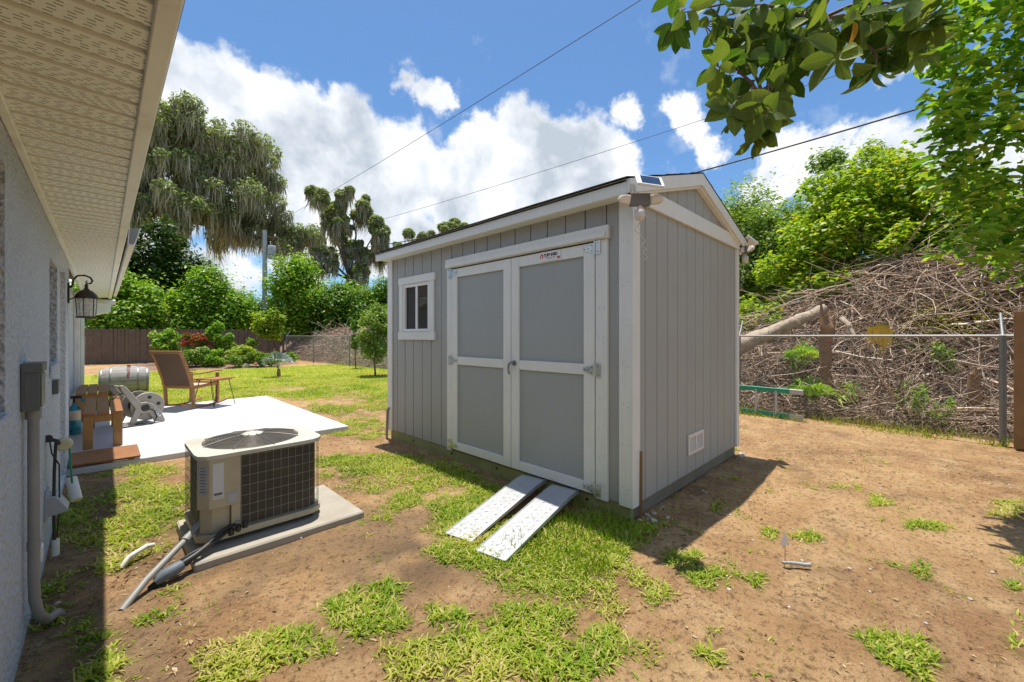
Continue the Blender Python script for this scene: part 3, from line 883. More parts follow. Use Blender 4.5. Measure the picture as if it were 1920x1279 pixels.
gt.prism([(a, b_) for a, b_ in gp], 4.75, 11.2, 'Y')
g_ = gt.build('gutter', 'gutter_white', house)
MB().prism([(0.161, TZ + .13), (0.160, TZ - .01), (0.19, TZ - .009), (0.225, TZ + .13)], 4.752, 4.757, 'Y').build('end_cap', 'conduit_grey', g_)
# lower return eave at the far corner
ret = MB().prism([(-0.3, 1.78), (0.13, 1.93), (0.13, 2.16), (-0.3, 2.16)], 12.4, 12.9, 'Y')
ret.build('porch_gable', 'soffit_vinyl', house)
MB().box(-0.3, 0.2, 12.02, 12.12, 2.06, 2.16).build('return_gutter', 'gutter_white', house, .01)

# ================================================================== SHED
SX0, SX1, SY0, SY1 = 2.82, 5.30, 1.545, 5.22
SZ0, SZ1 = 0.11, 2.47
RZ = 2.955
shed = thing('shed', 'grey board sided garden shed with pale trim and double doors', 'shed', (SX0, SY0, 0))
slope = (RZ - 2.53) / (4.06 - 2.66)
# inner sheathing, set back behind the boards, hollow with a window opening
sh = MB()
sh.box(SX0 + .016, SX0 + .04, SY0 + .017, 1.86, SZ0, 2.44).box(SX0 + .016, SX0 + .04, 3.755, 4.25, SZ0, 2.44).box(SX0 + .016, SX0 + .04, 4.25, 4.80, SZ0, 1.47).box(SX0 + .016, SX0 + .04, 4.25, 4.80, 2.06, 2.44).box(SX0 + .016, SX0 + .04, 4.80, SY1 - .017, SZ0, 2.44).box(SX0 + .016, SX0 + .04, 1.86, 3.755, 2.15, 2.44)
sh.box(SX1 - .04, SX1 - .016, SY0 + .017, SY1 - .017, SZ0, 2.44)
for ya, yb in ((SY0 + .016, SY0 + .04), (SY1 - .04, SY1 - .016)):
    sh.prism([(SX0 + .041, SZ0), (SX1 - .041, SZ0), (SX1 - .041, 2.46), (4.06, RZ - .09), (SX0 + .041, 2.46)], ya, yb, 'Y')
sh.build('sheathing', 'shed_panel', shed)
BX('floor_deck', 'dark_inside', shed, SX0 + .05, SX1 - .05, SY0 + .05, SY1 - .05, SZ0 - .02, SZ0 + .01, bevel=0)


def vboard(x0, x1, y0, y1, z0, z1, mat='shed_siding'):
    BX('siding_board', mat, shed, x0, x1, y0, y1, z0, z1, bevel=.0025)


GAP = 0.010
yb = SY0 + 0.02
while yb < SY1 - 0.02:
    ye = min(yb + 0.2032, SY1 - .005)
    a, b_ = yb, ye - GAP
    # cut around the door and the window
    def seg(a, b_, kind):
        if b_ - a < 0.004: return
        if kind == 'full': vboard(SX0, SX0 + .015, a, b_, SZ0, 2.46)
        elif kind == 'door': vboard(SX0, SX0 + .015, a, b_, 2.17, 2.46)
        else:
            vboard(SX0, SX0 + .015, a, b_, SZ0, 1.45); vboard(SX0, SX0 + .015, a, b_, 2.08, 2.46)
    cuts = sorted({a, b_, *[c for c in (1.80, 3.80, 4.22, 4.82) if a < c < b_]})
    for u0, u1 in zip(cuts[:-1], cuts[1:]):
        mid = (u0 + u1) / 2
        seg(u0, u1, 'door' if 1.80 < mid < 3.80 else 'win' if 4.22 < mid < 4.82 else 'full')
    yb = ye
for face, y0, y1 in (('near', SY0, SY0 + .015), ('back', SY1 - .015, SY1)):
    xb = SX0 + 0.018
    while xb < SX1 - 0.02:
        xe = min(xb + 0.2032, SX1 - .016)
        a, b_ = xb, xe - GAP
        vboard(a, b_, y0, y1, SZ0, 2.44)
        # gable board above the beam, sloped top
        ht = lambda x: RZ - .06 - slope * abs(x - 4.06)
        if a < 4.06 < b_:
            poly = [(a, 2.445), (b_, 2.445), (b_, ht(b_)), (4.06, ht(4.06)), (a, ht(a))]
        else:
            poly = [(a, 2.445), (b_, 2.445), (b_, max(2.45, ht(b_))), (a, max(2.45, ht(a)))]
        MB().prism(poly, y0, y1, 'Y').build('gable_board', 'shed_siding', shed, .0025)
        xb = xe
for k in range(18):
    a = SY0 + .02 + k * .2032
    vboard(SX1 - .015, SX1, a, min(a + .196, SY1 - .006), SZ0, 2.46)
# trim
TP = 0.022
BX('corner_trim', 'shed_trim', shed, SX0 - TP, SX0 - .001, SY0 - TP, SY0 + .095, SZ0 - .005, 2.46)
BX('corner_trim', 'shed_trim', shed, SX0 + .0005, SX0 + .09, SY0 - TP, SY0 - .001, SZ0 - .005, 2.415)
BX('corner_trim', 'shed_trim', shed, SX0 - TP, SX0 - .001, SY1 - .095, SY1 + TP, SZ0 - .005, 2.46)
BX('corner_trim', 'shed_trim', shed, SX1 - .07, SX1 + TP, SY0 - TP, SY0 - .001, SZ0 - .005, 2.415)
BX('gable_beam', 'shed_trim', shed, SX0 - .02, SX1 + .02, SY0 - TP - .006, SY0 - .0015, 2.42, 2.56)
# roof
EX0, EX1, EY0, EY1 = 2.66, 5.46, 1.50, 5.30
roof = MB()
for sgn in (-1, 1):
    ex = EX0 if sgn < 0 else EX1
    ez = RZ - slope * abs(4.06 - ex)
    roof.add([(ex, EY0, ez), (4.06, EY0, RZ), (4.06, EY1, RZ), (ex, EY1, ez), (ex, EY0, ez - .02), (4.06, EY0, RZ - .02), (4.06, EY1, RZ - .02), (ex, EY1, ez - .02)],
             [(0, 1, 2, 3), (4, 5, 6, 7), (0, 3, 7, 4), (0, 4, 5, 1), (3, 2, 6, 7)])
rfo = roof.build('roof', 'shed_trim', shed)
nc = 11
for sgn in (-1, 1):
    for k in range(nc):
        r0 = (1.40 + 0.035) * (1 - k / nc) ; r1 = (1.40 + 0.035) * (1 - (k + 1) / nc) - 0.03
        r1 = max(r1, 0.0)
        nb = 12
        wv_ = [0.004 * math.sin(7 * j + 3 * k) + random.uniform(-.003, .003) for j in range(nb + 1)]
        vs = []
        for j in range(nb + 1):
            yy = EY0 - .025 + (EY1 - EY0 + .05) * j / nb
            z0 = RZ - slope * r0 + .013 + wv_[j] * .7; z1 = RZ - slope * r1 + .008
            vs += [(4.06 + sgn * r0, yy, z0 - .008), (4.06 + sgn * r0, yy, z0), (4.06 + sgn * r1, yy, z1)]
        fs = []
        for j in range(nb):
            q = 3 * j
            fs += [(q, q + 1, q + 4, q + 3), (q + 1, q + 2, q + 5, q + 4)]
        fs += [(0, 1, 2), (3 * nb, 3 * nb + 1, 3 * nb + 2), ]
        MB().add(vs, fs).build('shingle_course', 'roof_shingle', rfo)
for x_, s_ in ((EX0, 1), (EX1, -1)):
    ez = RZ - slope * 1.40
    BX('eave_fascia', 'shed_trim', shed, min(x_, x_ + s_ * .025), max(x_, x_ + s_ * .025), EY0 - .001, EY1, ez - .105, ez - .004)
    xi = (x_ + .026, SX0 - .002) if s_ > 0 else (SX1 + .002, x_ - .026)
    BX('eave_soffit', 'shed_trim', shed, xi[0], xi[1], EY0 + .04, EY1 - .02, ez - .095, ez - .075)
for yy0, yy1 in ((EY0 - .022, EY0 - .002), (EY1 + .001, EY1 + .021)):
    for sgn in (-1, 1):
        ex = 4.06 + sgn * 1.40; ez = RZ - slope * 1.40
        MB().prism([(4.06, RZ - .002), (ex, ez - .002), (ex, ez - .105), (4.06, RZ - .115)], yy0, yy1, 'Y').build('barge_board', 'shed_trim', shed, .002)
# inner rake trim under the barge boards
for sgn in (-1, 1):
    ex = 4.06 + sgn * 1.22; ez = RZ - slope * 1.22
    MB().prism([(4.06, RZ - .03), (ex, ez - .03), (ex, ez - .125), (4.06, RZ - .135)], EY0 - .001, SY0 - .001, 'Y').build('rake_trim', 'shed_trim', shed, .002)
# skids
BX('skid', 'skid_timber', shed, SX0 + .01, SX0 + .05, SY0 + .01, SY1 - .02, -.02, SZ0 - .006, bevel=.004)
BX('skid', 'skid_side', shed, SX0 + .052, SX1 - .03, SY0 + .012, SY0 + .05, 0.0, SZ0 - .006, bevel=.004)
BX('skid', 'skid_timber', shed, SX1 - .06, SX1 - .02, SY0 + .052, SY1 - .02, -.02, SZ0 - .022, bevel=.004)
for yy in (4.62, 3.80, 3.05, 1.95):
    MB().lathe([(0.012, 0), (0.012, 0.006)], 10, (SX0 + .003, yy, .055), 'X').build('skid_bolt', 'dark_metal', shed)
# door trim
DX = SX0 - .030
BX('door_header', 'shed_trim', shed, DX - .012, SX0 - .001, 1.725, 3.86, 2.165, 2.268)
BX('header_drip', 'shed_trim', shed, DX - .030, DX - .013, 1.745, 3.84, 2.172, 2.215)
BX('door_jamb', 'shed_trim', shed, DX + .004, SX0 - .0012, 1.740, 1.848, SZ0 - .01, 2.163)
BX('door_jamb', 'shed_trim', shed, DX + .004, SX0 - .0012, 3.768, 3.850, SZ0 - .01, 2.163)
BX('door_gap', 'dark_inside', shed, SX0 + .002, SX0 + .012, 1.80, 3.80, SZ0 + .01, 2.17, bevel=0)


def door(y0, y1, hinge_right):
    z0, z1 = 0.128, 2.150
    d = MB().box(SX0 - .006, SX0 + .001, y0, y1, z0, z1).build('door', 'shed_panel', shed)
    w0, w1 = (0.105, 0.100)
    fx0, fx1 = DX + .001, SX0 - .0065
    BX('stile', 'shed_trim', d, fx0, fx1, y0, y0 + w0, z0, z1)
    BX('stile', 'shed_trim', d, fx0, fx1, y1 - w1, y1, z0, z1)
    for (a, b_) in ((2.055, z1), (1.082, 1.170), (z0, 0.212)):
        BX('rail', 'shed_trim', d, fx0 + .0015, fx1, y0 + w0 + .001, y1 - w1 - .001, a, b_)
    hy = y0 if hinge_right else y1
    sg = 1 if hinge_right else -1
    for hz in (2.105, 1.125, 0.175):
        h = MB()
        h.prism([(hy + sg * .004, hz + .045), (hy + sg * .004, hz - .045), (hy + sg * .04, hz - .032), (hy + sg * .105, hz - .012), (hy + sg * .115, hz), (hy + sg * .105, hz + .012), (hy + sg * .04, hz + .032)], fx0 - .006, fx0 - .001, 'X')
        h.box(fx0 - .006, fx0 - .001, min(hy - sg * .058, hy - sg * .016), max(hy - sg * .058, hy - sg * .016), hz - .055, hz + .055)
        h.tube([(fx0 - .006, hy - sg * .006, hz - .058), (fx0 - .006, hy - sg * .006, hz + .058)], .009, 8)
        hg = h.build('hinge', 'zinc', d, .001)
        scr = MB()
        for (oy, oz) in ((.02, .022), (.02, -.022), (.055, 0), (.092, 0), (-.037, .035), (-.037, -.035)):
            scr.lathe([(0.005, -.003), (0.004, 0)], 8, (fx0 - .0062, hy + sg * oy, hz + oz), 'X')
        scr.build('hinge_screws', 'dark_metal', hg)
    return d


dr = door(1.856, 2.802, True)
dl = door(2.809, 3.762, False)
hd = MB()
hx = DX - .004
hd.lathe([(0.022, -.012), (0.026, -.004), (0.026, 0.004)], 14, (hx, 2.755, 1.14), 'X')
hd.tube([(hx - .01, 2.755, 1.145), (hx - .035, 2.765, 1.15), (hx - .045, 2.785, 1.13), (hx - .045, 2.792, 1.09), (hx - .040, 2.790, 1.05), (hx - .034, 2.784, 1.03)], [.010, .011, .012, .010, .009, .007], 10)
hd.build('door_handle', 'grey_handle', dr)

# maker's plate on the right door
sg = BX('name_plate', 'sign_white', dr, DX - .0045, DX - .0005, 2.195, 2.435, 2.062, 2.148, bevel=.001)


def text_mesh(body, size, name, mat, parent, origin, offset=0.0, sx=1.0):
    """flat lettering on the door plane: reads along -Y, up +Z, facing -X"""
    cu = bpy.data.curves.new(name, 'FONT')
    cu.body = body; cu.size = size; cu.offset = offset; cu.extrude = 0.0006
    to = bpy.data.objects.new(name, cu); COL.objects.link(to)
    dg = bpy.context.evaluated_depsgraph_get()
    me = bpy.data.meshes.new_from_object(to.evaluated_get(dg))
    bpy.data.objects.remove(to)
    root = parent
    while root.parent: root = root.parent
    for v in me.vertices:
        x, y_, z = v.co
        v.co = Vector((origin[0] - z, origin[1] - x * sx, origin[2] + y_)) - root.location
    me.materials.clear(); me.materials.append(M(mat))
    o = bpy.data.objects.new(name, me); COL.objects.link(o); o.parent = parent
    return o


text_mesh('TUFF SHED', 0.036, 'plate_lettering', 'print_ink', sg, (DX - .0056, 2.383, 2.104), 0.0014, 0.86)
lg = MB().prism([(2.425, 2.092), (2.390, 2.092), (2.390, 2.118), (2.4075, 2.134), (2.425, 2.118)], DX - .0058, DX - .005, 'X').build('plate_emblem', 'print_red', sg)
MB().box(DX - .0064, DX - .006, 2.400, 2.415, 2.095, 2.112).build('emblem_door', 'sign_white', sg)
BX('plate_mark', 'print_red', sg, DX - .0056, DX - .005, 2.203, 2.232, 2.072, 2.092, bevel=0)
BX('plate_line', 'print_dark', sg, DX - .0056, DX - .005, 2.245, 2.375, 2.091, 2.0935, bevel=0)
BX('plate_line', 'print_dark', sg, DX - .0056, DX - .005, 2.265, 2.355, 2.082, 2.084, bevel=0)

# window
win = MB()
for bx_ in ((4.215, 4.255, 1.452, 2.068), (4.80, 4.84, 1.452, 2.068)):
    win.box(SX0 - .014, SX0 + .05, bx_[0], bx_[1], bx_[2], bx_[3])
win.box(SX0 - .0138, SX0 + .05, 4.256, 4.799, 2.03, 2.068).box(SX0 - .0138, SX0 + .05, 4.256, 4.799, 1.452, 1.49)
win.box(SX0 - .010, SX0 + .02, 4.505, 4.545, 1.491, 2.029)
wo = win.build('window', 'white_plastic', shed, .002)
BX('pane', 'glass', wo, SX0 + .004, SX0 + .009, 4.256, 4.505, 1.491, 2.029, bevel=0)
BX('sash', 'white_plastic', wo, SX0 - .006, SX0 + .012, 4.256, 4.275, 1.4915, 2.0285, bevel=0)
BX('dark_opening', 'dark_inside', wo, SX0 + .022, SX0 + .025, 4.546, 4.799, 1.491, 2.029, bevel=0)  # dark sheet painted for the unlit interior behind the open half
BX('window_head', 'shed_trim', shed, SX0 - .030, SX0 - .001, 4.10, 4.94, 2.070, 2.162)
BX('window_sill', 'shed_trim', shed, SX0 - .034, SX0 - .001, 4.10, 4.94, 1.352, 1.449)
BX('window_casing', 'shed_trim', shed, SX0 - .024, SX0 - .001, 4.125, 4.214, 1.4495, 2.0695)
BX('window_casing', 'shed_trim', shed, SX0 - .024, SX0 - .001, 4.841, 4.925, 1.4495, 2.0695)

# gable wall vent
vt = MB()
va, vb, vz0, vz1 = 3.85, 4.22, 0.285, 0.475
for bx_ in ((va, va + .03, vz0, vz1), (vb - .03, vb, vz0, vz1)):
    vt.box(bx_[0], bx_[1], SY0 - .018, SY0 - .001, bx_[2], bx_[3])
vt.box(va + .03, vb - .03, SY0 - .0178, SY0 - .001, vz1 - .03, vz1).box(va + .03, vb - .03, SY0 - .0178, SY0 - .001, vz0, vz0 + .03)
vt.box((va + vb) / 2 - .012, (va + vb) / 2 + .012, SY0 - .0175, SY0 - .001, vz0 + .03, vz1 - .03)
vo = vt.build('wall_vent', 'vent_plastic', shed, .002)
lou = None
for half in (0, 1):
    xa = va + .031 if half == 0 else (va + vb) / 2 + .013
    xb_ = (va + vb) / 2 - .013 if half == 0 else vb - .031
    for k in range(8):
        z = vz0 + .036 + k * .0158
        MB().add([(xa, SY0 - .015, z), (xb_, SY0 - .015, z), (xb_, SY0 - .003, z + .011), (xa, SY0 - .003, z + .011), (xa, SY0 - .013, z), (xb_, SY0 - .013, z), (xb_, SY0 - .001, z + .011), (xa, SY0 - .001, z + .011)],
                 [(0, 1, 2, 3), (4, 5, 6, 7), (0, 1, 5, 4), (2, 3, 7, 6)]).build('louvre', 'vent_plastic', vo)
nh = MB()
for (yy, zs, xx) in ((1.585, np.arange(.25, 2.4, .31), SX0 - TP - .001), (1.79, np.arange(.2, 2.1, .24), DX + .003), (3.81, np.arange(.2, 2.1, .24), DX + .003), (5.17, np.arange(.25, 2.4, .31), SX0 - TP - .001)):
    for z in zs:
        for o_ in (-.022, .022):
            nh.lathe([(.004, -.0008), (.003, .0005)], 6, (xx, yy + o_ + random.uniform(-.006, .006), float(z) + random.uniform(-.02, .02)), 'X')
for yy in np.arange(1.85, 3.8, .28):
    nh.lathe([(.004, -.0008), (.003, .0005)], 6, (DX - .0125, float(yy) + random.uniform(-.03, .03), 2.245 + random.uniform(-.008, .008)), 'X')
tag(nh.build('nail_heads', 'conduit_grey', shed), kind='stuff')
# anchor straps and strap pipe
st_ = MB().bar((SX0 + .085, SY0 - .028, .52), (SX0 + .075, SY0 - .032, -.06), .004, .032, (0, 1, 0)).build('anchor_strap', 'post_edge', shed)
MB().tube([(SX0 - .03, SY1 + .03, -.03), (SX0 - .035, SY1 + .0, .36), (SX0 - .034, SY1 - .02, .40), (SX0 - .01, SY1 - .045, .405)], .016, 8).build('corner_pipe', 'conduit_grey', shed)

# solar flood lights: built facing local -Y
def solar_light(label, loc, rz):
    t = thing('solar_flood_light', label, 'flood light', loc, rz, 'solar flood lights on the shed corners')
    MB().box(-.072, .072, -.035, .0, -.045, .045).build('battery_box', 'lamp_face', t, .004, local=True)
    MB().box(-.04, .04, .001, .05, -.03, .03).build('mount', 'lamp_housing', t, .004, local=True)
    for s_ in (-1, 1):
        hb = MB()
        prof = []
        for k in range(9):
            a = math.pi * k / 8
            prof.append((0.115 + 0.055 * 1.0 * math.sin(a) * 0.9, 0.034 * math.cos(a)))
        poly = [(s_ * .074, .034), (s_ * .074, -.034)] + [(s_ * p_[0], -p_[1]) for p_ in prof]
        hb.prism([(p_[0], p_[1]) for p_ in poly], -.03, .0, 'Y')
        ho = hb.build('lamp_head', 'lamp_housing', t, .006, local=True)
        ho.rotation_euler = (R(18), 0, R(-10 * s_))
        l2 = MB().prism([(s_ * .085, .024), (s_ * .085, -.024), (s_ * .15, -.018), (s_ * .16, 0), (s_ * .15, .018)], -.034, -.0305, 'Y').build('lens', 'vent_plastic', ho, 0, local=True)
    MB().lathe([(0.016, .0), (0.018, -.02), (0.034, -.03), (0.036, -.075), (0.028, -.095), (0.008, -.105)], 14, (0, -.02, -.046)).build('motion_sensor', 'lamp_housing', t, local=True)
    p = MB().box(-.095, .095, -.075, .075, -.008, .008).build('solar_panel', 'white_plastic', t, .004, local=True)
    p.location = (.045, -.09, .105); p.rotation_euler = (R(44), R(8), 0)
    ce = MB().box(-.062, .072, -.060, .060, .0085, .0095).build('solar_cell', 'solar_cell', p, local=True)
    MB().tube([(-.03, .02, .13), (-.03, .01, .10), (-.02, .02, .04)], .010, 8).build('panel_arm', 'lamp_housing', t, local=True)
    cbl = MB()
    pts = [(.03, -.01, -.05), (.045, -.02, -.10), (.0, .005, -.17), (-.03, .012, -.21), (.01, .0, -.24), (.03, .0, -.27)]
    for k in range(14):
        pts.append((.03 + .018 * math.sin(k * 1.3) + k * .0015, -.002 + .012 * math.cos(k * 1.1), -.27 - .012 * k))
    cbl.tube(pts, .0035, 5).build('cable', 'lamp_housing', t, local=True)
    return t


solar_light('solar flood light with twin lamp heads on the near shed corner above the doors', (2.705, 1.425, 2.365), R(-45))
solar_light('solar flood light on the far gable corner of the shed facing the brush', (5.40, 1.50, 2.42), R(38))

# loading ramps
for nm, (a, b_), lab in (('loading_ramp', ((2.80, 2.50), (1.735, 2.262)), 'aluminium loading ramp leading to the shed doors, the one nearer the air conditioner'),
                         ('loading_ramp', ((2.80, 2.145), (1.735, 1.93)), 'aluminium loading ramp leading to the shed doors, the one nearer the shed corner')):
    t = thing(nm, lab, 'ramp', (b_[0], b_[1], 0), group='pair of loading ramps at the shed doors')
    A = Vector((a[0], a[1], 0)); B = Vector((b_[0], b_[1], 0))
    dv = (B - A); side = Vector((-dv.y, dv.x, 0)).normalized() * 0.115
    prof = [(0.0, .108), (0.06, .118), (0.16, .112), (0.30, .095), (1.0, .012)]
    deck = MB()
    vs = []
    for (q, z) in prof:
        c = A + dv * q
        vs += [(c + side) + Vector((0, 0, z)), (c - side) + Vector((0, 0, z)), (c - side) + Vector((0, 0, z - .008)), (c + side) + Vector((0, 0, z - .008))]
    fs = []
    for i in range(len(prof) - 1):
        for k in range(4):
            fs.append((4 * i + k, 4 * i + (k + 1) % 4, 4 * i + 4 + (k + 1) % 4, 4 * i + 4 + k))
    fs += [(0, 1, 2, 3), tuple(4 * (len(prof) - 1) + k for k in (3, 2, 1, 0))]
    deck.add(vs, fs).build('deck', 'aluminium', t, .002)
    for s_ in (1, -1):
        rl = MB()
        vs = []
        for (q, z) in prof:
            c = A + dv * q + side * s_ * 1.003
            n_ = side.normalized() * s_ * .004
            vs += [c + Vector((0, 0, z + .004)), c + n_ + Vector((0, 0, z + .004)), c + n_ + Vector((0, 0, z - .034 * (1 - q * .7))), c + Vector((0, 0, z - .034 * (1 - q * .7)))]
        rl.add(vs, fs).build('side_rail', 'aluminium', t)
    tr_ = MB()
    for k in range(16):
        q = .08 + k * .057
        z = np.interp(q, [p_[0] for p_ in prof], [p_[1] for p_ in prof])
        for j in (-.6, -.2, .2, .6):
            c = A + dv * (q + (.02 if (j in (-.2, .6)) else 0)) + side * j + Vector((0, 0, float(z) + .0004))
            tr_.obox(c, dv.normalized() + side.normalized() * (.9 if k % 2 else -.9), Vector((-dv.y, dv.x, 0)), (0, 0, 1), .012, .003, .0005)
    tag(tr_.build('tread_pattern', 'aluminium_tread', t), kind='stuff')

# ================================================================== AIR CONDITIONER
padt = MB().box(0.385, 1.44, 3.06, 3.88, -0.05, 0.040).build('equipment_pad', 'concrete', None, .01)
tag(padt, 'raised concrete pad under the air conditioner', 'concrete pad')
ac = thing('air_conditioner', 'squat beige air conditioning condenser with round fan grille on a concrete pad', 'air conditioner', (0.80, 3.54, 0.040))
ax0, ax1, ay0, ay1, az0, az1 = 0.425, 1.20, 3.22, 3.87, 0.085, 0.625


def ac_outline(inset=0.0, rr=0.13, ch=0.06):
    x0, x1, y0, y1 = ax0 + inset, ax1 - inset, ay0 + inset, ay1 - inset
    p = [(x0, y0 + ch), (x0 + ch, y0)]
    for cx_, cy_, a0 in ((x1 - rr, y0 + rr, -90), (x1 - rr, y1 - rr, 0)):
        for k in range(7):
            a = R(a0 + 15 * k)
            p.append((cx_ + rr * math.cos(a), cy_ + rr * math.sin(a)))
    p += [(x0 + ch, y1), (x0, y1 - ch)]
    return p


MB().prism(ac_outline(-.004), az0 - .012, az0 + .03, 'Z').build('base_pan', 'ac_paint', ac, .004)
for q in ((.5, 3.3), (1.1, 3.3), (.5, 3.8), (1.1, 3.8)):
    MB().box(q[0] - .03, q[0] + .03, q[1] - .03, q[1] + .03, .039, az0 - .0125).build('foot', 'black_rubber', ac)
MB().prism(ac_outline(.03, .11, .05), az0 + .031, az1 - .001, 'Z').build('coil', 'coil_dark', ac)
# service panel on the front left corner
sp_ = MB().prism([(ax0 + .0, ay0 + .055), (ax0 + .058, ay0 - .0), (0.655, ay0 - .0), (0.655, ay0 + .028), (ax0 + .07, ay0 + .028), (ax0 + .028, ay0 + .065)], az0 + .20, az1 - .002, 'Z').build('service_panel', 'ac_paint', ac, .003)
MB().prism([(ax0 + .018, ay0 + .075), (ax0 + .078, ay0 + .029), (0.60, ay0 + .029), (0.60, ay0 + .045), (ax0 + .09, ay0 + .045), (ax0 + .03, ay0 + .09)], az0 + .031, az0 + .199, 'Z').build('valve_panel', 'ac_paint', ac, .003)
MB().box(0.602, 0.655, ay0 + .004, ay0 + .03, az0 + .031, az0 + .199).build('corner_post', 'ac_paint', ac, .003)
for (x0, x1, z0, z1, mt) in ((.500, .560, .345, .575, 'sticker'), (.575, .640, .30, .375, 'sticker_grey')):
    so = BX('label_sticker', mt, sp_, x0, x1, ay0 - .0022, ay0 - .0008, z0, z1, bevel=0)
    for k in range(3 if mt == 'sticker' else 4):
        zz = z0 + .012 + k * .013
        BX('print_line', 'print_dark' if k == 1 and mt == 'sticker' else 'sticker_grey' if mt == 'sticker' else 'sticker', so, x0 + .008, x1 - .008, ay0 - .0034, ay0 - .0026, zz, zz + (.012 if k == 1 and mt == 'sticker' else .003), bevel=0)
# data sticker on the chamfer
e0 = Vector((ax0 + .006, ay0 + .049, 0)); e1 = Vector((ax0 + .053, ay0 + .0045, 0))
nrm = Vector((-(e1 - e0).y, (e1 - e0).x, 0)).normalized()
if nrm.x > 0: nrm = -nrm
so = MB().obox((e0 + e1) / 2 + nrm * .0015 + Vector((0, 0, .475)), e1 - e0, nrm, (0, 0, 1), .026, .0006, .09).build('label_sticker', 'sticker_grey', sp_)
for k in range(9):
    MB().obox((e0 + e1) / 2 + nrm * .003 + Vector((0, 0, .40 + k * .019)), e1 - e0, nrm, (0, 0, 1), .020 - .004 * (k % 3), .0004, .0022).build('print_line', 'print_dark', so)
# wire guard
wg = MB()
outl = ac_outline(.006)[2:16] + ac_outline(.006)[16:17]
path = [(0.66, ay0 + .006)] + outl
for k in range(8):
    z = az0 + .045 + k * .066
    wg.tube([(p_[0], p_[1], z) for p_ in path], .0015, 4)
# vertical wires by arc length
pl = [Vector((*p_, 0)) for p_ in path]
ds = [0]
for i in range(1, len(pl)): ds.append(ds[-1] + (pl[i] - pl[i - 1]).length)
k = 0.0
while k < ds[-1]:
    i = max(j for j in range(len(ds)) if ds[j] <= k + 1e-9); i = min(i, len(pl) - 2)
    q = pl[i].lerp(pl[i + 1], (k - ds[i]) / max(1e-6, ds[i + 1] - ds[i]))
    wg.tube([(q.x, q.y, az0 + .03), (q.x, q.y, az1 - .004)], .0014, 4)
    k += .048
tag(wg.build('coil_guard', 'wire_guard', ac), kind='stuff')
# left side guard
wl = MB()
for k in range(8):
    wl.tube([(ax0 + .004, ay0 + .09, az0 + .045 + k * .066), (ax0 + .004, ay1 - .07, az0 + .045 + k * .066)], .0014, 4)
for k in range(11):
    wl.tube([(ax0 + .002, ay0 + .09 + k * .048, az0 + .03), (ax0 + .002, ay0 + .09 + k * .048, az1 - .004)], .0014, 4)
tag(wl.build('coil_guard', 'wire_guard', ac), kind='stuff')
# top cover with a round hole
tp = MB()
oc = ac_outline(-.006)
fc = (0.795, 3.545); fr0 = 0.300
no = 48
outer = []
for k in range(no):
    a = 2 * math.pi * k / no
    best = None
    for i in range(len(oc)):
        p0 = Vector((oc[i][0] - fc[0], oc[i][1] - fc[1])); p1 = Vector((oc[(i + 1) % len(oc)][0] - fc[0], oc[(i + 1) % len(oc)][1] - fc[1]))
        d_ = Vector((math.cos(a), math.sin(a)))
        e_ = p1 - p0
        den = d_.x * e_.y - d_.y * e_.x
        if abs(den) < 1e-9: continue
        t_ = (p0.x * e_.y - p0.y * e_.x) / den; u_ = (p0.x * d_.y - p0.y * d_.x) / den
        if t_ > 0 and -1e-6 <= u_ <= 1 + 1e-6: best = t_ if best is None else min(best, t_)
    outer.append(best)
vs = []
for k in range(no):
    a = 2 * math.pi * k / no
    c_, s_ = math.cos(a), math.sin(a)
    vs += [(fc[0] + c_ * outer[k], fc[1] + s_ * outer[k], az1 - .022), (fc[0] + c_ * outer[k], fc[1] + s_ * outer[k], az1 + .004), (fc[0] + c_ * fr0, fc[1] + s_ * fr0, az1 + .010), (fc[0] + c_ * (fr0 - .012), fc[1] + s_ * (fr0 - .012), az1 - .05)]
fs = []
for k in range(no):
    j = (k + 1) % no
    for q in range(3): fs.append((4 * k + q, 4 * j + q, 4 * j + q + 1, 4 * k + q + 1))
tp.add(vs, fs)
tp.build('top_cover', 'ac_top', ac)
MB().lathe([(fr0 - .02, az1 - .06), (fr0 - .02, az1 - .055)], 32, (fc[0], fc[1], 0)).build('fan_well', 'dark_inside', ac)
fb = MB()
for k in range(4):
    a0 = R(90 * k + 20)
    vs = []
    for i in range(6):
        a = a0 + R(11 * i)
        for r_ in (.06, .27):
            vs.append((fc[0] + r_ * math.cos(a), fc[1] + r_ * math.sin(a), az1 - .045 + .008 * i))
    fb.add(vs, [(2 * i, 2 * i + 1, 2 * i + 3, 2 * i + 2) for i in range(5)], True)
fb.build('fan_blades', 'wire_guard', ac)
MB().lathe([(.075, az1 - .03), (.075, az1 + .045), (.06, az1 + .052)], 20, (fc[0], fc[1], 0)).build('fan_motor', 'ac_top', ac, .003)
fg = MB()
dome = lambda r_: az1 + .014 + .035 * (1 - (r_ / .31) ** 2)
for k in range(13):
    r_ = .075 + .0190 * k
    fg.tube([(fc[0] + r_ * math.cos(R(a)), fc[1] + r_ * math.sin(R(a)), dome(r_)) for a in range(0, 361, 10)], .0019, 4, False)
for k in range(8):
    a = R(45 * k + 12)
    fg.tube([(fc[0] + r_ * math.cos(a), fc[1] + r_ * math.sin(a), dome(r_) + .002) for r_ in (.05, .12, .19, .26, .315)], .0038, 5)
tag(fg.build('fan_guard', 'fan_wire', ac), kind='stuff')

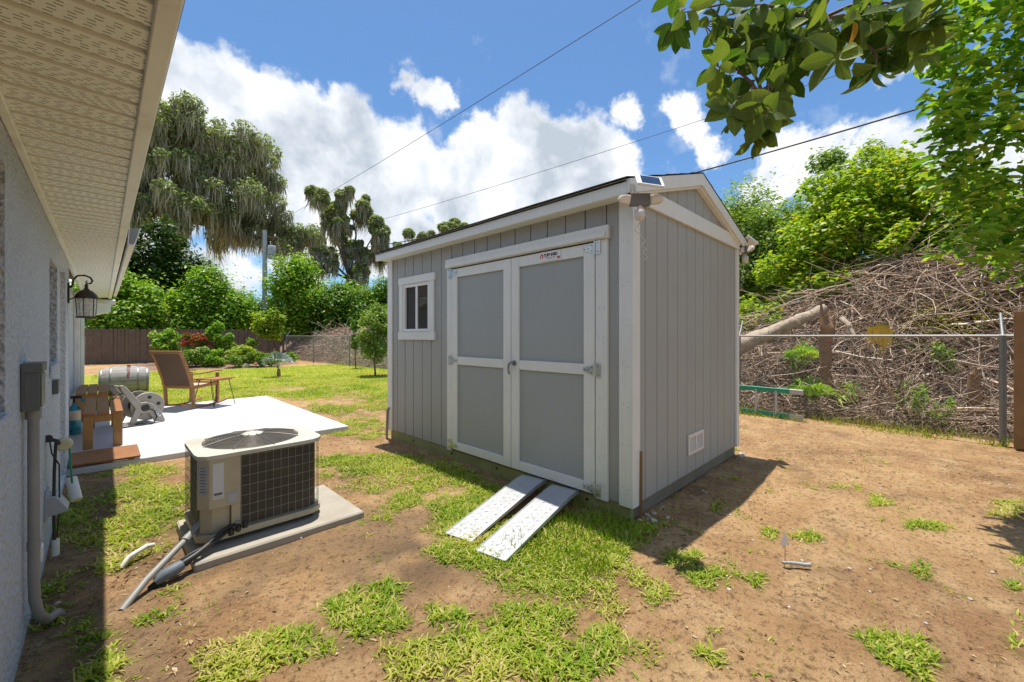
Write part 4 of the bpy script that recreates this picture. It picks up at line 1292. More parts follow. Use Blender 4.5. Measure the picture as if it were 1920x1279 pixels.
# lines running from the condenser
t = thing('power_conduit', 'grey plastic conduit running from the air conditioner down into the soil', 'conduit', (0.15, 2.9, 0))
MB().tube([(0.455, 3.33, .19), (0.36, 3.22, .135), (0.17, 3.03, .05), (0.07, 2.92, -.02)], .018, 10).build('pipe', 'conduit_grey', t)
MB().tube([(0.38, 3.24, .147), (0.36, 3.215, .135)], .024, 10).build('coupling', 'conduit_grey', t)
t = thing('refrigerant_line', 'black wrapped refrigerant line with taped foam sleeve beside the condenser', 'pipe', (0.3, 3.0, 0))
MB().tube([(0.60, 3.245, .13), (0.52, 3.18, .11), (0.40, 3.10, .075), (0.27, 3.05, .045), (0.19, 3.06, -.02)], .020, 10).build('line', 'black_rubber', t)
MB().tube([(0.33, 3.07, .058), (0.30, 3.058, .05), (0.25, 3.05, .038), (0.215, 3.053, .015)], [.030, .034, .034, .026], 12).build('foam_sleeve', 'foam_grey', t)
MB().tube([(0.62, 3.22, .15), (0.55, 3.17, .16), (0.46, 3.14, .10), (0.38, 3.12, .085), (0.28, 3.1, .05), (.25, 3.1, .0)], .009, 8).build('copper_tube', 'black_rubber', t)
for k in range(3):
    MB().lathe([(.016, 0), (.018, .03), (.01, .045)], 10, (.60 + .035 * k, 3.215 - .02 * k, .09 + .02 * k)).build('valve', 'dark_metal', t)
MB().lathe([(.0185, 0), (.0185, .004)], 6, (.635, 3.19, .175)).build('valve_cap', 'galvanised', t)
tag(MB().tube([(0.08, 3.44, -.01), (0.115, 3.46, .035), (0.20, 3.53, .045), (.235, 3.56, .03)], .015, 10).build('drain_pipe', 'pvc_white'), 'short white elbow pipe lying on the soil beside the condenser', 'pipe')

# ================================================================== THINGS ON THE HOUSE WALL
bx = thing('disconnect_box', 'dark grey electrical disconnect box on the stucco wall', 'electrical box', (WX, 2.88, 1.06))
MB().box(WX + .001, WX + .058, 2.785, 2.98, 1.065, 1.272).build('enclosure', 'box_grey', bx, .004)
MB().box(WX + .0005, WX + .066, 2.780, 2.985, 1.235, 1.278).build('hood', 'box_grey', bx, .004)
MB().box(WX + .012, WX + .05, 2.7825, 2.7848, 1.085, 1.225).build('side_plate', 'box_grey', bx, .001)
MB().box(WX + .0585, WX + .062, 2.80, 2.965, 1.08, 1.23).build('cover', 'box_grey', bx, .002)
t = thing('wall_conduit', 'grey conduit from the electrical box curving into the ground', 'conduit', (WX + .03, 2.90, 0))
MB().tube([(WX + .032, 2.88, 1.07), (WX + .032, 2.88, .55), (WX + .032, 2.885, .30), (WX + .034, 2.89, .19), (WX + .045, 2.915, .10), (WX + .068, 2.97, .035), (WX + .095, 3.05, .02), (WX + .105, 3.09, -.02)], .0195, 12).build('pipe', 'conduit_grey', t)
MB().lathe([(.027, 1.02), (.027, 1.065)], 12, (WX + .032, 2.88, 0)).build('connector', 'conduit_grey', t)
MB().lathe([(.022, .42), (.022, .46)], 12, (WX + .032, 2.8825, 0)).build('coupling', 'conduit_grey', t)

t = thing('hose_bib', 'dark hose tap with round cream cap on the stucco wall', 'tap', (WX, 3.95, .7))
MB().tube([(WX - .01, 3.93, .735), (WX + .03, 3.93, .735), (WX + .05, 3.93, .725), (WX + .055, 3.93, .70)], .012, 8).build('spout', 'dark_metal', t)
MB().lathe([(.02, -.004), (.02, .004)], 12, (WX + .012, 3.93, .75), 'Y').build('handle', 'dark_metal', t)
MB().lathe([(.030, .0), (.040, .008), (.042, .055), (.036, .066)], 18, (WX + .075, 3.95, .69), 'Y').build('cap', 'cap_yellow', t)
t = thing('drip_lines', 'pair of thin black irrigation tubes hanging down from the hose tap', 'hose', (WX + .03, 3.9, 0))
MB().tube([(WX + .045, 3.91, .72), (WX + .04, 3.88, .55), (WX + .038, 3.86, .3), (WX + .042, 3.85, .12)], .008, 6).build('tube', 'black_rubber', t)
MB().tube([(WX + .02, 3.90, .73), (WX + .03, 3.87, .66), (WX + .06, 3.89, .58), (WX + .062, 3.885, .3), (WX + .052, 3.86, .13)], .004, 6).build('tube', 'black_rubber', t)
MB().lathe([(.018, .02), (.018, .12)], 10, (WX + .047, 3.855, 0)).build('stub', 'pvc_white', t)
tag(MB().tube([(WX + .10, 4.02, .66), (WX + .105, 4.06, .5), (WX + .11, 4.08, .40)], .006, 6).build('garden_hose', 'ladder_green'), 'short green garden hose end hanging below the cream tap cap', 'hose')
t = thing('dryer_vent', 'pale grey hooded exhaust vent low on the stucco wall', 'exhaust vent', (WX, 3.95, .3))
MB().prism([(WX + .001, .40), (WX + .05, .39), (WX + .10, .30), (WX + .10, .285), (WX + .001, .27)], 3.84, 4.0, 'Y').build('hood', 'sticker_grey', t, .003)
MB().box(WX + .0005, WX + .012, 3.82, 4.02, .25, .42).build('flange', 'sticker_grey', t, .002)
tag(MB().tube([(WX + .10, 4.22, .40), (WX + .13, 4.12, .27)], .030, 14).build('vent_pipe', 'pvc_white'), 'short white plastic pipe leaning by the exhaust vent', 'pipe')
tag(MB().box(WX + .001, WX + .022, 3.42, 3.50, .15, .24).build('wall_outlet', 'white_plastic', None, .006), 'small white outlet cover low on the stucco wall', 'outlet')
tag(MB().box(WX + .001, WX + .03, 4.40, 4.56, .98, 1.08).build('meter_box', 'box_grey', None, .004), 'small grey utility box under the second window', 'utility box')

# wall lantern (reaches out along +X)
ln_ = thing('wall_lantern', 'bronze wall lantern with scroll arm and glass sides under the eave', 'lantern', (WX, 6.25, 1.7))
Lc = (WX + .135, 6.25)
MB().box(WX + .001, WX + .014, 6.21, 6.29, 1.74, 1.95).build('back_plate', 'iron_brown', ln_, .004)
arm = [(WX + .014, 6.25, 1.90), (WX + .035, 6.25, 1.93), (WX + .04, 6.25, 1.985), (WX + .07, 6.25, 2.03), (WX + .12, 6.25, 2.04), (WX + .165, 6.25, 2.02), (WX + .18, 6.25, 1.985), (WX + .165, 6.25, 1.955), (WX + .14, 6.25, 1.955), (WX + .13, 6.25, 1.975), (WX + .145, 6.25, 1.985)]
MB().tube(arm, [.009] * 7 + [.008, .007, .006, .004], 8).build('scroll_arm', 'iron_brown', ln_)
MB().tube([(WX + .014, 6.25, 1.78), (WX + .05, 6.25, 1.80), (WX + .08, 6.25, 1.80)], .007, 6).build('lower_arm', 'iron_brown', ln_)
MB().lathe([(.088, 1.795), (.092, 1.805), (.080, 1.835), (.052, 1.872), (.020, 1.892), (.012, 1.92), (.016, 1.93), (.006, 1.955)], 18, (Lc[0], Lc[1], 0)).build('roof', 'iron_brown', ln_)
MB().lathe([(.080, 1.590), (.084, 1.598), (.080, 1.606)], 18, (Lc[0], Lc[1], 0)).build('base_ring', 'iron_brown', ln_)
MB().lathe([(.070, 1.607), (.078, 1.794)], 18, (Lc[0], Lc[1], 0)).build('glass_body', 'seeded_glass', ln_)
for k in range(6):
    a = R(60 * k + 15)
    MB().tube([(Lc[0] + .072 * math.cos(a), Lc[1] + .072 * math.sin(a), 1.6), (Lc[0] + .081 * math.cos(a), Lc[1] + .081 * math.sin(a), 1.80)], .004, 5).build('glazing_bar', 'iron_brown', ln_)
MB().lathe([(.012, 1.61), (.012, 1.68), (.02, 1.70), (.018, 1.74), (.004, 1.76)], 10, (Lc[0], Lc[1], 0)).build('bulb', 'white_plastic', ln_)

# ================================================================== THINGS ON THE PATIO
PZ = 0.045


def bench(label, x0, x1, y0, y1, top, step=False):
    t = thing('wooden_bench', label, 'bench', ((x0 + x1) / 2, y0, PZ), group='low wooden benches along the house wall')
    n = 3
    w = (x1 - x0) / n
    for k in range(n):
        MB().box(x0 + k * w + .005, x0 + (k + 1) * w - .005, y0 - .02, y1 + .02, top - .035, top + random.uniform(-.002, .002)).build('plank', 'bench_wood', t, .004)
    for (lx0, lx1) in ((x0 + .01, x0 + .095), (x1 - .095, x1 - .01)):
        for ly in (y0, y1 - .085):
            MB().box(lx0, lx1, ly, ly + .085, PZ, top - .036).build('leg', 'bench_leg', t, .003)
    for ly in (y0 + .004, y1 - .04):
        MB().box(x0 + .096, x1 - .096, ly, ly + .036, top - .12, top - .037).build('apron', 'bench_leg', t, .003)
    for lx in (x0 + .02, x1 - .056):
        MB().box(lx, lx + .036, y0 + .086, y1 - .086, top - .12, top - .037).build('side_rail', 'bench_leg', t, .003)
    return t


bench('nearer three plank wooden bench by the wall, sunlit at one edge', -0.175, 0.188, 7.02, 8.68, 0.48)
bench('farther low wooden bench by the wall behind the nearer bench', -0.30, 0.07, 9.30, 10.9, 0.50)
pt = thing('duckboard', 'slatted reddish wooden step mat at the patio edge', 'wooden mat', (0.02, 6.4, PZ))
for k in range(9):
    y0 = 6.10 + k * .073
    MB().box(-.245, .30, y0, y0 + .066, PZ + .022, PZ + .042).build('slat', 'bench_wood', pt, .004)
for x_ in (-.2, .0, .2):
    MB().box(x_, x_ + .05, 6.13, 6.74, PZ, PZ + .0215).build('runner', 'bench_wood', pt)

# teal jug with sprayer
jg = thing('spray_jug', 'teal plastic jug with cream label and black sprayer against the wall', 'jug', (-.275, 8.25, PZ))
MB().lathe([(.058, 0), (.066, .01), (.066, .33), (.055, .37), (.025, .40), (.022, .43)], 18, (-.275, 8.25, PZ)).build('body', 'teal_plastic', jg)
MB().lathe([(.0668, .20), (.0668, .33)], 18, (-.275, 8.25, PZ)).build('label_band', 'cream_label', jg)
sp2 = MB().tube([(-.275, 8.25, PZ + .43), (-.275, 8.25, PZ + .50)], .016, 8)
sp2.box(-.31, -.20, 8.235, 8.265, PZ + .49, PZ + .53).build('sprayer', 'black_rubber', jg, .004)
MB().box(-.215, -.175, 8.237, 8.263, PZ + .44, PZ + .495).build('trigger', 'teal_plastic', jg, .004)

# hose reel: drum axis along local Y, handle leaning to -X
hr = thing('hose_reel', 'beige plastic hose reel with black hose on the patio', 'hose reel', (0.40, 8.62, PZ), R(18))
for s_, yy in ((-1, -.20), (1, .20)):
    side = [(-.20, 0), (-.13, .0), (-.06, .17), (.05, .17), (.12, .02), (.24, 0), (.255, .02), (.20, .17), (.10, .30), (.02, .345), (-.05, .34), (-.23, .60), (-.265, .63), (-.30, .62), (-.29, .56), (-.12, .26)]
    MB().prism(side, yy - .018, yy + .018, 'Y').build('side_frame', 'reel_plastic', hr, .008, local=True)
    MB().lathe([(.055, yy - s_ * .0 + s_ * .019), (.05, yy + s_ * .03)], 16, (0.0, 0, .255), 'Y').build('axle_cap', 'dark_metal', hr, local=True)
    MB().lathe([(.21, yy - s_ * .045), (.215, yy - s_ * .035), (.20, yy - s_ * .03)], 28, (0.05, 0, .27), 'Y').build('drum_flange', 'reel_plastic', hr, local=True)
    if s_ < 0:
        em = MB().prism([(.09, .20), (.12, .225), (.20, .115), (.19, .085), (.17, .09)], yy - .0205, yy - .019, 'Y').build('emblem', 'reel_emblem', hr, local=True)
        for k in range(3):
            MB().bar((.118 + .022 * k, yy - .0215, .185 - .03 * k), (.140 + .022 * k, yy - .0215, .195 - .03 * k), .002, .012, (0, 0, 1)).build('emblem_bar', 'print_ink', em, local=True)
        for k in range(5):
            a = R(72 * k + 10)
            MB().lathe([(.028, yy + .0285), (.028, yy + .0292)], 10, (0.05 + .135 * math.cos(a), 0, .27 + .135 * math.sin(a)), 'Y').build('flange_hole', 'dark_inside', hr, local=True)
hs = MB()
pts = []
for k in range(0, 13 * 16):
    a = 2 * math.pi * k / 16
    pts.append((0.05 + .125 * math.cos(a), -.14 + .28 * k / (13 * 16), .27 + .125 * math.sin(a)))
hs.tube(pts, .011, 6)
hs.tube([(0.0, -.225, .255), (.10, -.24, .20), (.13, -.25, .10), (.08, -.27, .02), (-.05, -.30, .012), (-.25, -.26, .012), (-.32, -.15, .012), (-.2, -.05, .012), (.05, -.32, .013)], .010, 6)
hs.tube([(-.26, -.18, .50), (-.33, -.22, .49), (-.40, -.26, .43), (-.44, -.28, .36)], .010, 6)
hs.tube([(.28, .1, .28), (.31, .08, .15), (.30, .05, .02)], .010, 6)
hs.build('hose', 'black_rubber', hr, local=True)
MB().tube([(-.44, -.28, .36), (-.47, -.30, .31)], .014, 8).build('nozzle', 'clay', hr, local=True)
MB().tube([(-.275, -.2, .60), (-.275, .2, .60)], .016, 8).build('handle_bar', 'reel_plastic', hr, local=True)

# wine barrel on its side, axis along local X
br = thing('wine_barrel', 'weathered wine barrel lying on its side on the lawn, bung and stain on top', 'barrel', (0.38, 13.45, 0.0), R(-4))
bprof = [(-.43, .275), (-.30, .312), (-.15, .335), (0, .342), (.15, .335), (.30, .312), (.43, .275)]
ns = 22
stv = MB()
vs = []
for (h, r_) in bprof:
    for a in (-math.pi / ns * .93, 0, math.pi / ns * .93):
        vs.append((h, r_ * math.sin(a), r_ * math.cos(a) * (1 if a == 0 else 1.0)))
for (h, r_) in bprof:
    for a in (-math.pi / ns * .99, 0, math.pi / ns * .99):
        vs.append((h, (r_ - .02) * math.sin(a), (r_ - .02) * math.cos(a)))
fs = []
nb = len(bprof)
for i in range(nb - 1):
    for k in range(2):
        fs.append((3 * i + k, 3 * i + k + 1, 3 * i + k + 4, 3 * i + k + 3))
    o_ = 3 * nb
    fs.append((3 * i, 3 * i + 3, o_ + 3 * i + 3, o_ + 3 * i)); fs.append((3 * i + 2, o_ + 3 * i + 2, o_ + 3 * i + 5, 3 * i + 5))
s0 = stv.add(vs, fs).build('stave', 'stave_wood', br, local=True)
s0.location = (0, 0, .342)
for k in range(1, ns):
    c = s0.copy(); COL.objects.link(c); c.parent = br; c.rotation_euler = (2 * math.pi * k / ns, 0, 0)
for h, r_ in ((-.40, .290), (-.24, .327), (.24, .327), (.40, .290)):
    MB().lathe([(r_ - (.006 if h * -1 > 0 else -.0), h - .02), (r_ + .004, h), (r_ - (.0 if h < 0 else .006), h + .02)], 32, (0, 0, .342), 'X').build('hoop', 'hoop_steel', br, local=True)
for h in (-.405, .405):
    MB().lathe([(.262, h - .008), (.262, h + .008)], 28, (0, 0, .342), 'X').build('head', 'stave_wood', br, local=True)
MB().lathe([(.035, .335), (.03, .365)], 12, (.07, -.06, .342)).build('bung', 'clay', br, local=True)
stn = MB()
vs = []
for k in range(7):
    a = R(-12 - 11 * k); w_ = .035 - .003 * k
    for s_ in (-1, 1):
        vs.append((.07 + s_ * w_ + .01 * math.sin(k * 2.1), .3445 * math.sin(a), .342 + .3445 * math.cos(a)))
stn.add(vs, [(2 * i, 2 * i + 1, 2 * i + 3, 2 * i + 2) for i in range(6)], True).build('wine_stain', 'wine_stain', br, local=True)

# rocking chair: faces local +X
rc = thing('rocking_chair', 'teak rocking chair with woven rattan back facing away on the patio', 'rocking chair', (1.22, 9.98, PZ), R(36))
hw = .30
for s_ in (-1, 1):
    yy = s_ * hw
    rk = []
    for k in range(13):
        x_ = -.48 + .98 * k / 12
        rk.append((x_, yy, .022 + .16 * (x_ - .05) ** 2 * 1.9))
    r_ = MB()
    for a, b_ in zip(rk[:-1], rk[1:]): r_.bar(a, b_, .045, .034)
    r_.build('rocker', 'teak', rc, .003, local=True)
    MB().bar((-.24, yy, .06), (-.26, yy, .40), .05, .045, (1, 0, 0)).build('rear_leg', 'teak', rc, .004, local=True)
    MB().bar((.27, yy, .05), (.27, yy, .63), .05, .045, (1, 0, 0)).build('front_leg', 'teak', rc, .004, local=True)
    MB().bar((-.27, yy, .385), (.28, yy, .43), .045, .05).build('seat_rail', 'teak', rc, .003, local=True)
    post = MB(); pp = [(-.255, .37), (-.30, .55), (-.37, .75), (-.44, .93), (-.50, 1.05)]
    for a, b_ in zip(pp[:-1], pp[1:]): post.bar((a[0], yy, a[1]), (b_[0], yy, b_[1]), .05, .042, (1, 0, 0))
    post.build('back_post', 'teak', rc, .004, local=True)
    am = MB(); ap = [(-.34, .655), (-.15, .64), (.05, .655), (.22, .675), (.36, .665)]
    for a, b_ in zip(ap[:-1], ap[1:]): am.bar((a[0], yy, a[1]), (b_[0], yy, b_[1]), .065, .024)
    am.build('arm', 'teak', rc, .004, local=True)
MB().bar((-.505, -hw - .03, 1.06), (-.505, hw + .03, 1.06), .05, .05).build('top_rail', 'teak', rc, .006, local=True)
MB().bar((-.262, -hw, .40), (-.262, hw, .40), .04, .05).build('rear_rail', 'teak', rc, .004, local=True)
MB().bar((.29, -hw, .43), (.29, hw, .43), .04, .05).build('front_rail', 'teak', rc, .004, local=True)
bk = MB()
vs = []
for (x_, z_) in pp:
    vs += [(x_ + .012, -hw + .026, z_), (x_ + .012, hw - .026, z_), (x_ - .008, -hw + .026, z_), (x_ - .008, hw - .026, z_)]
fs = []
for i in range(len(pp) - 1):
    q = 4 * i
    fs += [(q, q + 1, q + 5, q + 4), (q + 2, q + 3, q + 7, q + 6), (q, q + 2, q + 6, q + 4), (q + 1, q + 3, q + 7, q + 5)]
bk.add(vs, fs).build('woven_back', 'rattan', rc, local=True)
MB().box(-.24, .27, -hw + .024, hw - .024, .40, .418).build('woven_seat', 'rattan_seat', rc, local=True)

# side table with hairpin legs
stb = thing('side_table', 'small wooden side table on black hairpin legs beside the rocking chair', 'side table', (1.53, 9.66, PZ), R(35))
for k in range(3):
    MB().box(-.235, .235, -.235 + k * .158, -.235 + k * .158 + .154, .525, .548).build('top_board', 'teak', stb, .003, local=True)
MB().box(-.20, .20, -.20, -.17, .505, .5245).build('batten', 'teak', stb, local=True)
MB().box(-.20, .20, .17, .20, .505, .5245).build('batten', 'teak', stb, local=True)
for sx in (-1, 1):
    for sy in (-1, 1):
        b0 = Vector((sx * .235, sy * .235, .008))
        a0 = Vector((sx * .12, sy * .20, .522)); a1 = Vector((sx * .20, sy * .12, .522))
        MB().tube([a0, b0.lerp(a0, .05) + Vector((-.012 * sx * 0, 0, 0)), b0, b0.lerp(a1, .05), a1], .006, 6).build('hairpin_leg', 'dark_metal', stb, local=True)

# ================================================================== FENCES
wf = thing('wooden_fence', 'weathered dark brown picket privacy fence at the back of the yard', 'fence', (3.3, 27.5, 0))
A = Vector((-3.0, 29.6, 0)); B = Vector((7.45, 26.3, 0))
dv = (B - A); Lf = dv.length; dn = dv.normalized(); nn = Vector((-dn.y, dn.x, 0))
npk = int(Lf / .145)
pk = []
for q in range(4):
    w_ = .068
    top = 1.74 + .012 * q
    pk.append(MB().prism([(-w_, 0), (w_, 0), (w_, top - .03), (w_ - .025, top), (-w_ + .025, top), (-w_, top - .03)], -.009, .009, 'Y').build('picket', 'fence_wood', wf, local=True))
for k in range(npk):
    o = pk[k] if k < 4 else pk[random.randrange(4)].copy()
    if k >= 4: COL.objects.link(o); o.parent = wf
    p_ = A + dn * (k * .145) - wf.location
    o.location = (p_.x, p_.y, random.uniform(-.02, .012))
    o.rotation_euler = (0, random.uniform(-.012, .012), math.atan2(dn.y, dn.x))
for z in (.4, 1.45):
    MB().bar(A + nn * .035 + Vector((0, 0, z)), B + nn * .035 + Vector((0, 0, z)), .04, .09).build('rail', 'fence_wood', wf)
for k in range(6):
    q = A + dn * (Lf * k / 5) + nn * .10
    MB().box(q.x - .045, q.x + .045, q.y - .045, q.y + .045, 0, 1.7).build('fence_post', 'fence_wood', wf)

cf = thing('chain_link_fence', 'grey chain link fence with slanted post arms in front of the brush pile', 'fence', (8.5, 8, 0))
FP = [(8.15, -.735), (8.66, 2.48), (8.66, 5.6), (8.62, 8.8), (8.58, 12.0), (8.50, 15.4), (8.2, 19.0), (7.85, 22.6), (7.55, 26.1)]
FH = 1.40
for i, (x_, y_) in enumerate(FP):
    big = i == 0
    o = MB().tube([(x_, y_, -.1), (x_, y_, FH + .01)], 0.034 if big else .028, 10).build('post', 'fence_post_grey', cf)
    MB().tube([(x_, y_, FH + .0), (x_ + .13, y_ + .0, FH + .16), (x_ + .22, y_, FH + .30)], .016, 6).build('outrigger_arm', 'galvanised', cf)
MB().tube([(FP[0][0], FP[0][1], FH), (7.98, -1.55, FH)], .017, 8).build('top_rail', 'galvanised', cf)
for a, b_ in zip(FP[:-1], FP[1:]):
    MB().tube([(a[0], a[1], FH), (b_[0], b_[1], FH)], .017, 8).build('top_rail', 'galvanised', cf)
# diamond mesh
path = [Vector((7.98, -1.55, 0))] + [Vector((*p_, 0)) for p_ in FP]
V = []; Q = []
step = .062
o_ = 0
nz = 22
wr = .0023
for a, b_ in zip(path[:-1], path[1:]):
    d_ = b_ - a; n_ = int(d_.length / step)
    for k in range(n_):
        for s_ in (0, 1):
            for j in range(nz):
                k0 = (j + s_) % 2; k1 = (j + 1 + s_) % 2
                p0 = a + d_ * ((k + k0) / n_); p1 = a + d_ * ((k + k1) / n_)
                z0 = .02 + (FH - .03) * j / nz; z1 = .02 + (FH - .03) * (j + 1) / nz
                if (k + s_) % 1 == 0 and not (s_ == 1 and k % 1): pass
                w_ = wr * (1 + .12 * max(0, a.y))
                dd = Vector((d_.x, d_.y, 0)).normalized() * w_
                V += [(p0.x - dd.x, p0.y - dd.y, z0), (p0.x + dd.x, p0.y + dd.y, z0), (p1.x + dd.x, p1.y + dd.y, z1), (p1.x - dd.x, p1.y - dd.y, z1)]
V = np.array(V); Q = np.arange(len(V)).reshape(-1, 4)
tag(big_mesh('wire_mesh', V, Q, 'chain_wire', cf), kind='stuff')

gp_ = thing('gate_post', 'tall brown lumber post at the end of the chain link fence', 'post', (7.97, -.86, 0))
MB().box(7.93, 8.03, -.92, -.82, -.1, 1.715).build('timber', 'post_wood', gp_, .005)
MB().box(7.918, 7.9285, -.93, -.80, .02, 1.70).build('face_board', 'post_edge', gp_, .003)
tag(MB().box(7.08, 7.17, -.94, -.85, -.1, 1.70).build('gate_post', 'post_wood', None, .005), 'second brown lumber post cut off by the right edge', 'post')

# green extension ladder on its side
ld = thing('ladder', 'green fibreglass extension ladder on edge against the fence', 'ladder', (8.1, 2.0, 0))
lx0, ly0, lx1, ly1 = 8.12, 1.40, 8.42, 5.4
for z in (.05, .47):
    for off in (0, .06):
        MB().bar((lx0 + off, ly0 + off * 3, z), (lx1 + off, ly1, z), .03, .075).build('rail', 'ladder_green', ld, .004)
    MB().bar((lx0 - .002, ly0 - .03, z), (lx0 + .01, ly0 + .16, z), .038, .083).build('end_cap', 'aluminium', ld, .004)
for k in range(12):
    q = .09 + k * .078
    x_ = lx0 + (lx1 - lx0) * q; y_ = ly0 + (ly1 - ly0) * q
    MB().tube([(x_, y_, .06), (x_, y_, .46)], .022, 8).build('rung', 'aluminium', ld)

# marker flag and scrap
fl = thing('marker_flag', 'small white survey flag on a thin wire in the bare soil', 'flag', (2.94, .59, 0))
MB().tube([(2.94, .59, -.02), (2.945, .588, .09), (2.94, .592, .19)], .0014, 5).build('wire', 'dark_metal', fl)
vs = []
for k in range(5):
    q = k / 4
    vs += [(2.94 - .028 * q, .592 + .03 * q + .004 * math.sin(6 * q), .128 + .02 * q * .2), (2.94 - .010 * q * 1.0, .592 + .012 * q, .128 + .064 * (1 - .6 * q))]
MB().add([(2.925, .612, .125), (2.960, .570, .125), (2.941, .590, .205), (2.923, .610, .126), (2.958, .568, .126), (2.939, .588, .206), (2.945, .585, .16)], [(0, 1, 6), (1, 2, 6), (2, 0, 6), (3, 4, 5)]).build('pennant', 'flag_white', fl)
tag(MB().tube([(2.93, .60, .02), (2.97, .545, .022), (3.0, .50, .018), (3.02, .475, .02)], [.009, .010, .011, .013], 8).build('metal_stub', 'galvanised'), 'short grey metal stub lying beside the survey flag', 'metal scrap')

# ================================================================== UTILITY POLE AND WIRES
up_ = thing('utility_pole', 'grey utility pole with transformer rising behind the bushes', 'utility pole', (8.16, 33, 0))
MB().tube([(8.16, 33, -.2), (8.16, 33, 8.9)], [.19, .14], 12).build('pole', 'pole_grey', up_)
MB().lathe([(.22, 6.9), (.26, 7.0), (.26, 7.75), (.20, 7.85)], 16, (8.55, 32.8, 0)).build('transformer', 'pole_grey', up_)
MB().bar((7.5, 33.1, 8.5), (8.9, 32.9, 8.5), .09, .11).build('cross_arm', 'bark', up_)
for k in range(3):
    MB().lathe([(.03, 8.55), (.06, 8.6), (.06, 8.68), (.03, 8.74)], 8, (7.6 + .6 * k, 33.1 - .07 * k, 0)).build('insulator', 'white_plastic', up_)


def wire(label, a, b_, sag, r_, hang=0):
    a = Vector(a); b_ = Vector(b_)
    pts = []
    for k in range(41):
        q = k / 40
        p_ = a.lerp(b_, q); p_.z -= sag * 4 * q * (1 - q); pts.append(p_)
    tag(MB().tube(pts, [r_ * (.45 + .55 * k / 40) if False else r_ for k in range(41)], 5).build('overhead_wire', 'wire_black'), label, 'wire', 'overhead wires crossing the sky')


def ray(px, py, d_):
    return None


wire('topmost thin overhead wire slanting steeply across the blue sky', (8.2, 33, 9.0), (7.2, -8.0, 7.9), .25, .008)
wire('middle thin overhead wire passing just above the shed roof end', (8.3, 33, 7.6), (14.35, -9.7, 8.46), .55, .008)
wire('thick black overhead cable behind the shed ridge', (8.3, 33, 7.2), (13.3, -3.4, 6.77), 1.05, .022)
wire('short overhead service line between the pole and the oaks', (8.3, 33, 7.9), (24, 34, 8.4), .5, .012)

# ================================================================== TREES
def oak(label, base, lumps, nleaf, nmoss, mossL, trunk_r, fork, L=.24):
    t = thing('live_oak', label, 'tree', base)
    lumps = np.asarray(lumps, float)
    # split each lump into smaller puffs
    sub = []
    for (x_, y_, z_, r_) in lumps:
        k = max(8, int(r_ * 7))
        d_ = rdir(k); f_ = rng.uniform(.45, 1.22, k)
        for j in range(k):
            sub.append((x_ + d_[j, 0] * r_ * f_[j], y_ + d_[j, 1] * r_ * f_[j], z_ + d_[j, 2] * r_ * .72 * f_[j], r_ * rng.uniform(.15, .40)))
    sub = np.array(sub)
    b0 = Vector(base); fk = Vector(fork)
    MB().tube([b0 - Vector((0, 0, .2)), b0 + (fk - b0) * .15, b0.lerp(fk, .55) + Vector((.2, .1, 0)), fk], [trunk_r * 1.5, trunk_r * 1.05, trunk_r * .9, trunk_r * .8], 10).build('trunk', 'bark', t)
    limb_tubes(MB(), fk, [l[:3] for l in lumps], trunk_r * .3, 7, 5).build('limbs', 'bark', t)
    P, D, _ = lump_points(sub, nleaf, (.5, 1.2), .8)
    keep = D[:, 2] > -.8
    P = P[keep]; D = D[keep]
    ln = L * rng.uniform(.6, 1.4, len(P))
    V, Q, A_ = leaf_arrays(P, unit(D * .6 + rdir(len(P)) * .8 + np.array([0, 0, .5])), ln, ln * .5)
    big_mesh('crown', V, Q, 'leaf_oak', t, {'v': A_})
    # hanging moss: tapering ragged ribbons below the puffs
    P, D, i_ = lump_points(sub, nmoss, (.55, 1.0), .8)
    keep = (D[:, 2] < .1) & (fbm(P[:, 0] * .8, P[:, 2] * .8, 17, 3) > .34)
    P = P[keep]; n = len(P)
    ln = mossL * rng.uniform(.15, 1.0, n) ** 1.6 * rng.uniform(.5, 1.15, n)
    a = rng.uniform(0, 2 * math.pi, n)
    S = np.stack([np.cos(a), np.sin(a), np.zeros(n)], 1)
    W = rng.uniform(.016, .050, n)[:, None]
    sway = rng.normal(0, .16, (n, 3)) * np.array([1, 1, 0])
    pts = []
    prof = [(0, .55), (.3, 1.0), (.65, .7), (1.0, .08)]
    for q, w_ in prof:
        c = P + np.array([0, 0, -1.0]) * (ln * q)[:, None] + sway * q * q * ln[:, None] + rng.normal(0, .03, (n, 3))
        pts += [c - S * W * w_, c + S * W * w_]
    V = np.stack(pts, 1).reshape(-1, 3)
    i8 = np.arange(n)[:, None] * 8
    Q = np.concatenate([i8 + np.array([[2 * k, 2 * k + 1, 2 * k + 3, 2 * k + 2]]) for k in range(3)], 0)
    big_mesh('spanish_moss', V, Q, 'moss', t, {'v': np.repeat(rng.random(n), 8)})
    return t


